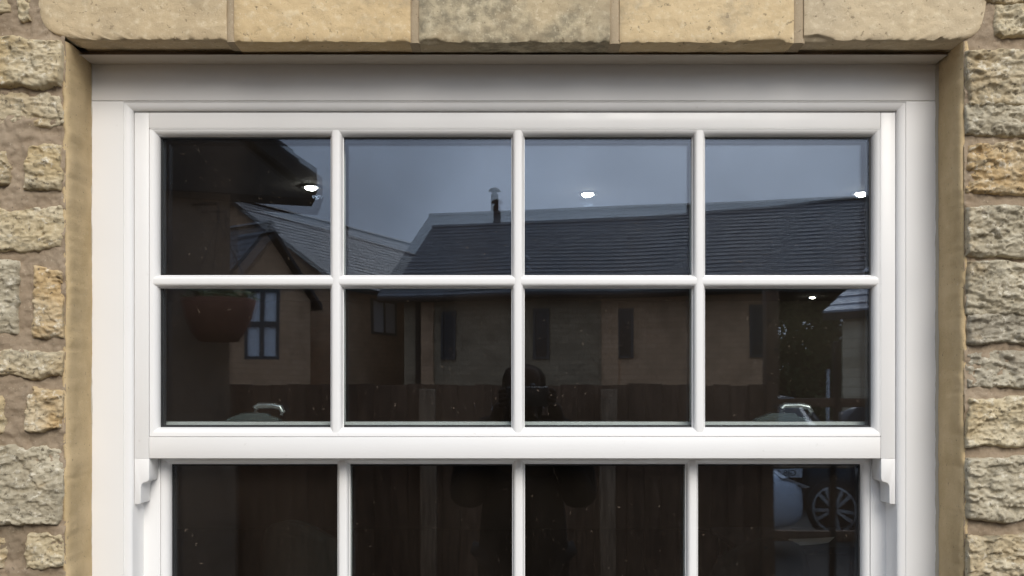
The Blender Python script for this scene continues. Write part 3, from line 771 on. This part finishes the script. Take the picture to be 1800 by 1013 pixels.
for s in (10.4, 12.8, 14.9):
    m = MB(); m.hexa([BP(s - .1, HW - .1, 0), BP(s + .1, HW - .1, 0), BP(s + .1, HW + .1, 0), BP(s - .1, HW + .1, 0), BP(s - .1, HW - .1, 3.7), BP(s + .1, HW - .1, 3.7), BP(s + .1, HW + .1, 3.7), BP(s - .1, HW + .1, 3.7)]); m.build("post", M_TIMB, barn)
q = R(868, 405, 25.2); m = MB(); m.lathe((q.x, q.y, 5.5), [(.095, 0), (.095, .55), (.11, .56), (.11, .60), (.095, .61), (.095, 1.02), (.06, 1.03), (.06, 1.09), (.17, 1.10), (.10, 1.17), (.01, 1.2)], 16); m.build("flue", M_DKWOOD, barn, 40)
q = R(930, 478, 22.4); m = MB(); m.tube([(q.x, q.y, q.z - .3), (q.x, q.y, q.z + .28), (q.x - .09, q.y, q.z + .36)], .035, 8); m.build("vent_pipe", M_WHITE, barn)

rd = Vector((3.77, 7.7)).normalized()
A1 = Vector((-6.6, 23.3 - OFS)); lh, LP, LL = house("stone_house", "stone house with slate roof running back behind the barn", "building", A1, A1 + rd * 13, 3.0, 3.9, 5.93, .25, .2, M_FWALL2, M_SLATE)
# window on the right-hand long side of that house
def s_on(A, u, o, n_, px):
    k = (px - 905.0) / FPX; E = A + n_ * o; return (k * (E.y + OFS) - E.x) / (u.x - k * u.y)
n1 = Vector((rd.y, -rd.x))
sw = s_on(A1, rd, 3.0, n1, 672)
dd = (A1 + n1 * 3 + rd * sw).y + OFS
facade_window(lh, LP, sw, 3.0, CAMZ + (690 - 588) / FPX * dd, CAMZ + (690 - 527) / FPX * dd, 1.05, 's', M_WFRAME, M_WHITE, 1, 1)  # pane is plain white
# window in its gable end
m = MB()
c = R(462, 569, 20.9)
# cross wing in front of the gable
A2 = R(463, 393, 20.3); wing_dir = Vector((-.8, .6))
wg, WP, WLn = house("gabled_porch", "small slate roofed gable in front of the stone house", "building", (A2.x, -A2.y), Vector((A2.x, -A2.y)) + wing_dir * 4, 1.25, 3.45, A2.z - .1, .18, .18, M_FWALL2, M_SLATE)
def face_window(h, px0, px1, py0, py1, d, skew):
    ctr = R((px0 + px1) / 2, (py0 + py1) / 2, d); wd = (px1 - px0) / FPX * d; ht = (py1 - py0) / FPX * d
    ax = Vector((math.cos(skew), math.sin(skew), 0)); nz = Vector((-ax.y, ax.x, 0))
    def bx(m_, a0, a1, z0, z1, f0, f1):
        m_.hexa([ctr + ax * a + nz * f_ + Vector((0, 0, z)) for z in (z0, z1) for a, f_ in ((a0, f0), (a1, f0), (a1, f1), (a0, f1))])
    m_ = MB(); fw = .06
    bx(m_, -wd / 2, -wd / 2 + fw, -ht / 2, ht / 2, 0, .08); bx(m_, wd / 2 - fw, wd / 2, -ht / 2, ht / 2, 0, .08); bx(m_, -.04, .04, -ht / 2 + fw, ht / 2 - fw, 0, .08)
    bx(m_, -wd / 2 + fw, wd / 2 - fw, ht / 2 - fw, ht / 2, 0, .08); bx(m_, -wd / 2 + fw, wd / 2 - fw, -ht / 2, -ht / 2 + fw, 0, .08); bx(m_, -wd / 2 + fw, wd / 2 - fw, -.05, .05, .002, .078)
    w_ = m_.build("window", M_WFRAME, h); m_ = MB(); bx(m_, -wd / 2 + fw, wd / 2 - fw, -ht / 2 + fw, ht / 2 - fw, .01, .03); m_.build("pane", M_WHITE, w_)  # white pane in place of sky reflected in the glass
face_window(wg, 432, 492, 508, 632, 18.6, -.1)

# near gable on the left with deep eaves
tip = R(557, 303, 5.0); ax_ = Vector((-.30, .95)).normalized(); nx_ = Vector((ax_.y, -ax_.x)); ovr, ovg, hwN, pitch = .42, .06, 1.75, .74
A3 = Vector((tip.x, -tip.y)) - nx_ * (hwN + ovr) + ax_ * ovg
zr_ = tip.z - .10 + pitch * (hwN + ovr)
nb, NP, NL = house("gable_end", "dark brown rendered gable with deep slate eaves beside the yard", "building", A3, A3 + ax_ * .12, hwN, zr_ - pitch * hwN, zr_, ovr, ovg, M_NEAR, M_SLATE)
m = MB(); bk = Vector((-.55, .83)) * 3
m.prism([NP(.125, -hwN, 0), NP(.125, hwN, 0), NP(.125, hwN, zr_ - pitch * hwN), NP(.125, 0, zr_ - .05), NP(.125, -hwN, zr_ - pitch * hwN)], V(bk, 0)); m.build("side_wall", M_NEAR, nb)
zs_ = tip.z - .13; o2 = hwN + ovr - .03
m = MB()                                                      # boxed eaves: soffit board, fascia, end board
m.hexa([NP(s_, o_, z_) for z_ in (zs_, zs_ + .025) for s_, o_ in ((-ovg + .03, hwN + .002), (0.17, hwN + .002), (0.17, o2), (-ovg + .03, o2))]); m.build("soffit", M_ROOFDECK, nb)
m = MB(); m.hexa([NP(s_, o_, z_) for z_ in (zs_, tip.z - .02) for s_, o_ in ((-ovg + .03, o2 + .001), (0.17, o2 + .001), (0.17, o2 + .025), (-ovg + .03, o2 + .025))]); m.build("fascia", M_ROOFDECK, nb)
m = MB(); m.prism([NP(-ovg + .005, -o2, zs_), NP(-ovg + .005, o2, zs_), NP(-ovg + .005, 0, zr_ - .02)], V(ax_ * .022, 0)); m.build("bargeboard_panel", M_ROOFDECK, nb)
# hanging basket on that wall
bc = R(383, 528, 4.75); br = 65 / FPX * 4.75
hb = thing("hanging_basket", "brown round bottomed hanging basket on chains by the gable corner", "hanging basket", (bc.x, bc.y, bc.z))
m = MB(); m.lathe(bc, [(.002, -.200), (br * .55, -.195), (br * .72, -.15), (br * .9, -.08), (br, 0), (br * .97, .008), (br * .92, 0)], 28); m.build("basket", mat("coir", (.22, .09, .055), .95), hb, 60)
for k in range(3):
    a = 2 * PI * k / 3; m = MB(); m.tube([bc + Vector((br * math.cos(a), br * math.sin(a), 0)), bc + Vector((0, 0, .38))], .002, 5); m.build("chain", M_GASK, hb)
m = MB(); m.tube([bc + Vector((0, 0, .38)), bc + Vector((0, 0, .46)), bc + Vector((-.15, -.12, .48)), bc + Vector((-.25, -.35, .48))], .008, 6); m.build("bracket", M_GASK, hb)
lv = MB()
for k in range(160):
    a = random.uniform(0, 2 * PI); r = br * math.sqrt(random.random()); p = bc + Vector((r * math.cos(a), r * math.sin(a), random.uniform(.0, .05)))
    d1 = Vector((random.gauss(0, 1), random.gauss(0, 1), random.gauss(0, .6))).normalized() * .022; d2 = d1.cross(Vector((random.gauss(0, 1), random.gauss(0, 1), 1))).normalized() * .011
    lv.add([p - d1, p + d2, p + d1, p - d2], [(0, 1, 2, 3)])
lo_ = lv.build("leaves", M_LEAF, hb); lo_['kind'] = 'stuff'

# close-boarded fence, post and gate
fd = 7.0; FY = -(fd - OFS)
fence = thing("board_fence", "brown close boarded timber fence standing in front of the stone barn", "fence", (0, FY, 0))
x = R(385, 0, fd).x; xe = R(1342, 0, fd).x; i = 0
while x < xe:
    zt = CAMZ + (690 - 676) / FPX * fd + random.uniform(-.008, .008)
    m = MB(); m.box(x + .0004, FY - .012 + random.uniform(-.003, .003), .02, min(x + .1196, xe), FY + .010 + random.uniform(-.004, .004), zt); m.build("board", M_TIMB, fence, bevel=.0015)
    x += .12
for p in (752, 1069):
    xc = R(p, 0, fd).x; part_box("fence_post", (xc - .055, FY + .014, 0), (xc + .055, FY + .11, CAMZ + .02), M_TIMBL, fence, .006)
for z in (.35, 1.25): part_box("rail", (R(385, 0, fd).x, FY - .09, z), (xe, FY - .022, z + .08), M_TIMB, fence)
gate = thing("post_and_rail", "brown timber post and rail opening beside the boarded fence", "fence", (R(1365, 0, fd).x, FY, 0))
part_box("post", (R(1344, 0, fd).x, FY - .06, 0), (R(1366, 0, fd).x, FY + .06, CAMZ + 185 / FPX * fd), M_TIMB, gate, .006)
for k in range(9):
    z = .4 + .2 * k; m = MB(); xx = R(1349 + (k % 2) * 10, 0, fd).x; m.lathe((xx, FY + .058, z), [(.012, 0), (.012, .008), (.005, .010)], 8, 'y'); m.build("bolt", M_GASK, gate)
part_box("post", (R(1467, 0, fd).x, FY - .03, 0), (R(1477, 0, fd).x, FY + .03, CAMZ + 90 / FPX * fd), M_DKWOOD, gate, .006)
for a, b in ((701, 717), (936, 955)):
    part_box("rail", (R(1367, 0, fd).x, FY - .03, CAMZ + (690 - b) / FPX * fd), (R(1640, 0, fd).x, FY + .02, CAMZ + (690 - a) / FPX * fd), M_TIMB, gate, .004)
part_box("rail", (R(1367, 0, fd).x, FY - .03, CAMZ + (690 - 826) / FPX * fd), (R(1640, 0, fd).x, FY + .02, CAMZ + (690 - 821) / FPX * fd), M_TIMBL, gate, .004)
pl = R(1457, 745, 11); m = MB(); m.tube([(pl.x, pl.y, 0), (pl.x, pl.y, CAMZ + 40 / FPX * 11)], .012, 8)
tag(m.build("white_pole", M_WHITE, None, 60), "thin white pole standing by the outbuilding corner", "pole")

# outbuilding with pale slates
ob = R(1456, 570, 12.2)
oh, OP, OL = house("outbuilding", "small pale stone outbuilding with light grey slate roof behind the car", "building", (ob.x + .95, -ob.y + .80), (ob.x + .95 + 2.9, -ob.y + .80 - 2.8), 1.10, ob.z + .10, ob.z + .66, .08, .22, M_FWALL3, M_SLATEL, course=.24, slate_w=.4)

# trees behind
def tree(x, y, h, r, seed, lab):
    rn = random.Random(seed); t_ = thing("tree", lab, "tree", (x, y, 0), "trees behind the barn")
    m = MB(); m.tube([(x, y, 0), (x + .1, y, h * .3), (x - .1, y + .1, h * .6), (x, y, h * .9)], [.22, .17, .11, .03], 8)
    for k in range(7):
        a = rn.uniform(0, 2 * PI); z = h * rn.uniform(.3, .7); m.tube([(x, y, z), (x + .5 * r * math.cos(a), y + .5 * r * math.sin(a), z + .5), (x + .85 * r * math.cos(a), y + .85 * r * math.sin(a), z + 1.1)], [.09, .06, .02], 6)
    m.build("trunk", mat("bark", (.07, .055, .04), .9), t_, 60)
    lf = MB(); clumps = []
    for k in range(46):
        a = rn.uniform(0, 2 * PI); q = rn.random(); zz = h * (.12 + .86 * q); rr = r * math.sqrt(rn.random()) * (1.0 - .75 * abs(q - .4) ** 1.3)
        clumps.append((Vector((x + rr * math.cos(a), y + rr * math.sin(a), zz)), rn.uniform(.35, .75)))
    for c_, cr_ in clumps:
        for k in range(85):
            p = c_ + Vector((rn.gauss(0, .5), rn.gauss(0, .5), rn.gauss(0, .4))) * cr_
            d1 = Vector((rn.gauss(0, 1), rn.gauss(0, 1), rn.gauss(0, .7))).normalized() * .11; d2 = d1.cross(Vector((rn.gauss(0, 1), rn.gauss(0, 1), rn.gauss(0, 1)))).normalized() * .05
            lf.add([p - d1, p + d2, p + d1, p - d2], [(0, 1, 2, 3)])
    lf.build("crown", M_LEAF, t_)
for px, d, h, r, sd_, lab in ((1392, 28, 5.6, 2.1, 1, "dark green tree rising behind the post and rail opening"), (1450, 30, 6.4, 2.2, 2, "dark green tree behind the outbuilding roof"), (1520, 27, 6.0, 2.2, 3, "tall dark tree at the far end of the barn roof"), (1420, 24, 3.0, 1.6, 4, "low bushy tree behind the rails")):
    p = R(px, 690, d); tree(p.x, p.y, h, r, sd_, lab)

# cars beyond the rails
def car(name, label, base, heading, paint, length=4.2, width=1.78, height=1.48, plate=None, tail=1.0):
    c = thing(name, label, "car", (base.x, base.y, 0), None)
    ch, sh = math.cos(heading), math.sin(heading)
    def TW(p): return Vector((base.x + p[0] * ch - p[1] * sh, base.y + p[0] * sh + p[1] * ch, p[2]))
    def T(p): return TW((p[0] if p[0] > -1.32 else -1.32 + (p[0] + 1.32) * tail, p[1], p[2]))       # a short-tailed car has less behind the rear axle
    L2 = length / 2; hw = width / 2
    # stations: x, half width, z low, z belt, roof half width, z roof
    st = [(L2, .62, .34, .56, .5, .60), (L2 - .12, .80, .24, .68, .62, .72), (L2 - .45, .87, .20, .78, .70, .83), (L2 - .95, .89, .20, .86, .72, .93), (L2 - 1.25, .89, .20, .90, .72, .99),
          (L2 - 1.85, .89, .20, .93, .60, 1.36), (L2 - 2.3, .89, .20, .95, .60, height), (L2 - 3.1, .89, .20, .96, .60, height - .02), (L2 - 3.75, .88, .22, .97, .60, height - .14), (L2 - 4.08, .82, .26, .92, .62, 1.02), (L2 - 4.2, .72, .36, .80, .60, .86)]
    rings = []
    for (x_, a, zl, zb_, rw, zt) in st:
        a = a * hw / .89; rw = rw * hw / .89
        half = [(0, zl), (a * .85, zl), (a * .97, zl + .08), (a, (zl + zb_) / 2), (a * .97, zb_ - .03), (a * .94, zb_), ((a * .94 + rw) / 2, (zb_ + zt) / 2), (rw, zt - .04), (rw * .85, zt), (0, zt + .015)]
        full = [(y_, z_) for y_, z_ in half] + [(-y_, z_) for y_, z_ in half[::-1][1:-1]]
        rings.append([T((x_, y_, z_)) for y_, z_ in full])
    n_ = len(rings[0]); v = [p for r_ in rings for p in r_]; f = []
    for i in range(len(rings) - 1):
        for k in range(n_): f.append((i * n_ + k, i * n_ + (k + 1) % n_, (i + 1) * n_ + (k + 1) % n_, (i + 1) * n_ + k))
    f.append(tuple(range(n_))); f.append(tuple(range((len(rings) - 1) * n_, len(rings) * n_))[::-1])
    b = MB(); b.add(v, f); body = b.build("body", paint, c, 50)
    md = body.modifiers.new("round", 'SUBSURF'); md.levels = 1; md.render_levels = 1
    M_gl = M_DARKWIN
    for sg in (-1, 1):                                        # side windows stand a little proud of the body
        m_ = MB(); m_.prism([T((L2 - 1.55, sg * hw * .90, 1.0)), T((L2 - 3.6, sg * hw * .90, 1.02)), T((L2 - 3.3, sg * hw * .745, 1.34)), T((L2 - 2.2, sg * hw * .745, 1.37))], T((0, sg * .05, 0)) - T((0, 0, 0))); m_.build("side_window", M_gl, c)
        m_ = MB(); m_.prism([T((L2 - .10, sg * .50 * hw, .60)), T((L2 - .02, sg * .74 * hw, .62)), T((L2 - .30, sg * .92 * hw, .72)), T((L2 - .36, sg * .80 * hw, .78))], T((.03, 0, .01)) - T((0, 0, 0))); m_.build("headlight", M_WHITE, c)
        m_ = MB(); m_.lathe((0, 0, 0), [(.02, -.05), (.06, -.04), (.07, 0), (.05, .05), (.01, .06)], 10); m_.v = [tuple(T((L2 - 1.45 + p[0] * .9, sg * (hw + .07) + p[1], .98 + p[2]))) for p in m_.v]; m_.build("door_mirror", paint, c, 60)
    m_ = MB(); m_.prism([T((L2 - 1.28, .62 * hw, 1.0)), T((L2 - 1.28, -.62 * hw, 1.0)), T((L2 - 2.0, -.56 * hw, 1.40)), T((L2 - 2.0, .56 * hw, 1.40))], T((.05, 0, .03)) - T((0, 0, 0))); m_.build("windscreen", M_gl, c)
    m_ = MB(); m_.prism([T((L2 - .02, .5 * hw, .44)), T((L2 - .02, -.5 * hw, .44)), T((L2 - .02, -.42 * hw, .34)), T((L2 - .02, .42 * hw, .34))], T((.05, 0, 0)) - T((0, 0, 0))); m_.build("grille", M_GASK, c)
    if plate:
        m_ = MB(); m_.prism([T((L2 + .045, .26, .43)), T((L2 + .045, -.26, .43)), T((L2 + .045, -.26, .54)), T((L2 + .045, .26, .54))], T((.012, 0, 0)) - T((0, 0, 0))); po = m_.build("number_plate", M_WHITE, c)
        cu = bpy.data.curves.new("plate_text", 'FONT'); cu.body = plate; cu.size = .105; cu.align_x = 'CENTER'; cu.align_y = 'CENTER'; cu.extrude = .001
        to = bpy.data.objects.new("plate_lettering", cu); COL.objects.link(to); bpy.context.view_layer.update()
        me_ = bpy.data.meshes.new_from_object(to); bpy.data.objects.remove(to); me_.materials.clear(); me_.materials.append(M_GASK)
        to = bpy.data.objects.new("plate_lettering", me_); to["kind"] = "stuff"; COL.objects.link(to)
        z_ = Vector((ch, sh, 0)); y_ = Vector((0, 0, 1)); x_ = y_.cross(z_)
        mw = Matrix((x_, y_, z_)).transposed().to_4x4(); mw.translation = T((L2 + .0585, 0, .485)); to.parent = po; to.matrix_parent_inverse = Matrix(); to.matrix_local = world_of(po).inverted() @ mw
    for x_ in (L2 - .82, L2 - 3.42):
        for sg in (-1, 1):
            wh = bpy.data.objects.new("wheel", None); COL.objects.link(wh); wh.parent = c; wh.matrix_parent_inverse = world_of(c).inverted()
            def wheel_mesh(prof, n=28):
                m2 = MB(); m2.lathe((0, 0, 0), prof, n, 'y'); m2.v = [tuple(TW((x_ + p[0], sg * (hw - .10) + sg * p[1], .32 + p[2]))) for p in m2.v]; return m2
            wheel_mesh([(.10, -.08), (.30, -.10), (.32, -.06), (.32, .08), (.30, .115), (.235, .118), (.225, .10)]).build("tyre", M_GASK, wh, 40)
            wheel_mesh([(.232, .06), (.232, .122), (.215, .126), (.212, .075), (.05, .07)]).build("rim", M_ALLOY, wh, 40)
            m2 = MB()
            for k in range(10):
                a = 2 * PI * k / 10 + (.10 if k % 2 else -.10); ca, sa = math.cos(a), math.sin(a)
                pr = [(.03, -.014), (.03, .014), (.215, .017), (.215, -.017)]
                poly = [TW((x_ + r_ * ca - t_ * sa, sg * (hw - .10 + .10), .32 + r_ * sa + t_ * ca)) for r_, t_ in pr]
                m2.prism(poly, T((0, sg * .025, 0)) - T((0, 0, 0)))
            m2.build("spokes", M_ALLOY, wh)
    return c
M_PDK = mat("dark_car_paint", (.012, .014, .018), .25, .2, .6); M_PSIL = mat("silver_car_paint", (.72, .79, .88), .28, .2, .7); M_ALLOY = mat("alloy", (.42, .43, .42), .45, .2)
p = R(1483, 0, 10.0); car("dark_car", "dark car with alloy wheels parked behind the timber rails", Vector((p.x + 1.495, p.y + .34)), math.radians(44), M_PDK, tail=.6)
p = R(1330, 0, 9.0); car("silver_car", "silver blue hatchback with its nose showing past the fence end", Vector((p.x - 1.62, p.y - .5)), math.radians(-5), M_PSIL, width=1.7, height=1.42)
p = R(1390, 0, 12.4); car("plated_car", "black car showing its number plate above the silver bonnet", Vector((p.x + .1, p.y - 2.15)), math.radians(93), M_PDK, plate="GJ8 1")

# ------------------------------------------------------------------ the person taking the picture
def skin(name, verts, edges, matl, parent, root=0, sub=2):
    me = bpy.data.meshes.new(name); me.from_pydata([p[:3] for p in verts], edges, []); me.update()
    o = link(name, me, matl, parent)
    md = o.modifiers.new("skin", 'SKIN'); md.use_smooth_shade = True
    sv = me.skin_vertices[0].data if me.skin_vertices else None
    if sv is None:
        o.modifiers.remove(md); bpy.context.view_layer.objects.active = o; md = o.modifiers.new("skin", 'SKIN'); md.use_smooth_shade = True; sv = me.skin_vertices[0].data
    for i, p in enumerate(verts):
        r = p[3]; sv[i].radius = (r, r) if not isinstance(r, tuple) else r; sv[i].use_root = (i == root)
    ss = o.modifiers.new("sub", 'SUBSURF'); ss.levels = sub; ss.render_levels = sub
    return o
PX, PY = .035, -2.14
per = thing("person", "person in long dark coat with dark hair holding up a phone to photograph the window", "person", (PX, PY, 0))
M_SKIN = mat("skin", (.04, .025, .018), .9, 0, .1); M_JKT = mat("dark_coat", (.008, .008, .009), 1, 0, .02); M_TRS = mat("dark_trousers", (.010, .010, .011), 1, 0, .05); M_HAIR = mat("dark_hair", (.006, .005, .004), .95, 0, .05)
hs_ = 1.64
bv = [(PX, PY, .86, .13), (PX, PY, 1.05, .125), (PX, PY - .01, 1.22, .14), (PX, PY, 1.33, .11), (PX, PY + .01, 1.385, .058), (PX, PY + .02, 1.43, .056), (PX, PY + .03, 1.50, (.075, .085)), (PX, PY + .015, 1.57, (.076, .088)), (PX, PY + .01, 1.605, .05)]
be = [(i, i + 1) for i in range(8)]
for sg in (-1, 1):
    b = len(bv)
    bv += [(PX + sg * .13, PY - .005, 1.315, .072), (PX + sg * .185, PY - .005, 1.28, .055), (PX + sg * .225, PY + .04, 1.06, .043), (PX + sg * .17, PY + .16, 1.20, .036), (.045 + sg * .105, -1.80, 1.425, .027), (.045 + sg * .092, -1.775, 1.462, .030)]
    be += [(3, b)] + [(b + k, b + k + 1) for k in range(5)]
    l = len(bv)
    bv += [(PX + sg * .09, PY, .80, .095), (PX + sg * .10, PY + .01, .46, .062), (PX + sg * .10, PY - .02, .08, .042), (PX + sg * .11, PY + .13, .035, .034)]
    be += [(0, l), (l, l + 1), (l + 1, l + 2), (l + 2, l + 3)]
body = skin("body", bv, be, M_SKIN, per)
for sg in (-1, 1):                                            # fingers curled round the ends of the phone
    for k in range(5):
        bx_ = .045 + sg * .092; z0 = 1.462
        if k < 4:
            zz = 1.455 + .017 * k; ln = (.9, 1.0, .96, .8)[k]
            fv = [(bx_ - sg * .004, -1.785, z0 + (zz - z0) * .5, .010), (bx_ + sg * .006, -1.766, zz, .0085), (bx_ - sg * .004, -1.7515, zz + .004, .0078), (bx_ - sg * .022 * ln, -1.7505, zz + .006, .0066)]
        else:
            fv = [(bx_ - sg * .002, -1.790, z0 - .004, .011), (bx_ - sg * .016, -1.790, z0 + .016, .010), (bx_ - sg * .030, -1.785, z0 + .030, .0085)]
        skin("finger", fv, [(i, i + 1) for i in range(len(fv) - 1)], M_SKIN, per, sub=1)
jv = [(PX, PY, .50, .20), (PX, PY, .80, .205), (PX, PY, 1.05, .19), (PX, PY - .01, 1.22, .168), (PX, PY, 1.325, .13), (PX, PY + .005, 1.385, .085)]
je = [(0, 1), (1, 2), (2, 3), (3, 4), (4, 5)]
for sg in (-1, 1):
    b = len(jv); jv += [(PX + sg * .13, PY - .005, 1.315, .105), (PX + sg * .195, PY - .005, 1.26, .092), (PX + sg * .235, PY + .03, 1.06, .080), (PX + sg * .18, PY + .16, 1.20, .058), (.045 + sg * .108, -1.81, 1.41, .040)]
    je += [(4, b)] + [(b + k, b + k + 1) for k in range(4)]
skin("coat", jv, je, M_JKT, per)
tv = [(PX, PY, .86, .15)]; te = []
for sg in (-1, 1):
    l = len(tv); tv += [(PX + sg * .09, PY, .78, .105), (PX + sg * .10, PY + .01, .46, .075), (PX + sg * .10, PY - .02, .07, .062)]; te += [(0, l), (l, l + 1), (l + 1, l + 2)]
skin("trousers", tv, te, M_TRS, per)
for sg in (-1, 1):
    skin("shoe", [(PX + sg * .10, PY - .07, .045, .040), (PX + sg * .105, PY + .05, .045, .045), (PX + sg * .112, PY + .15, .035, .034)], [(0, 1), (1, 2)], M_GASK, per)
skin("hair", [(PX - .01, PY - .03, 1.36, .085), (PX, PY - .035, 1.46, (.100, .080)), (PX, PY - .02, 1.55, (.098, .098)), (PX + .008, PY + .012, 1.605, (.074, .082))], [(0, 1), (1, 2), (2, 3)], M_HAIR, per)
skin("nose", [(PX, PY + .105, 1.528, .010), (PX, PY + .125, 1.500, .013)], [(0, 1)], M_SKIN, per, sub=1)
for sg in (-1, 1):
    skin("ear", [(PX + sg * .080, PY + .02, 1.525, .012), (PX + sg * .084, PY + .015, 1.500, .012)], [(0, 1)], M_SKIN, per, sub=1)
    m = MB(); m.lathe((PX + sg * .033, PY + .098, 1.527), [(.001, -.004), (.012, -.002), (.010, .006), (.002, .010)], 10, 'y'); m.build("eye", M_GASK, per, 60)
m = MB(); m.box(PX - .025, PY + .100, 1.462, PX + .025, PY + .112, 1.472); m.build("mouth", mat("lips", (.30, .13, .11), .5), per, bevel=.003)
ph = thing("phone", "black phone held level in both hands in front of the photographer", "phone", (.045, -1.764, 1.485))
m = MB(); m.box(-.030, -1.774, 1.450, .120, -1.765, 1.522); m.build("phone_case", M_GASK, ph, bevel=.004)
m = MB(); m.lathe((0.0, -1.765, 1.5), [(.008, 0), (.008, .002), (.006, .003), (.002, .0025)], 14, 'y'); m.build("lens", M_DARKWIN, ph, 40)
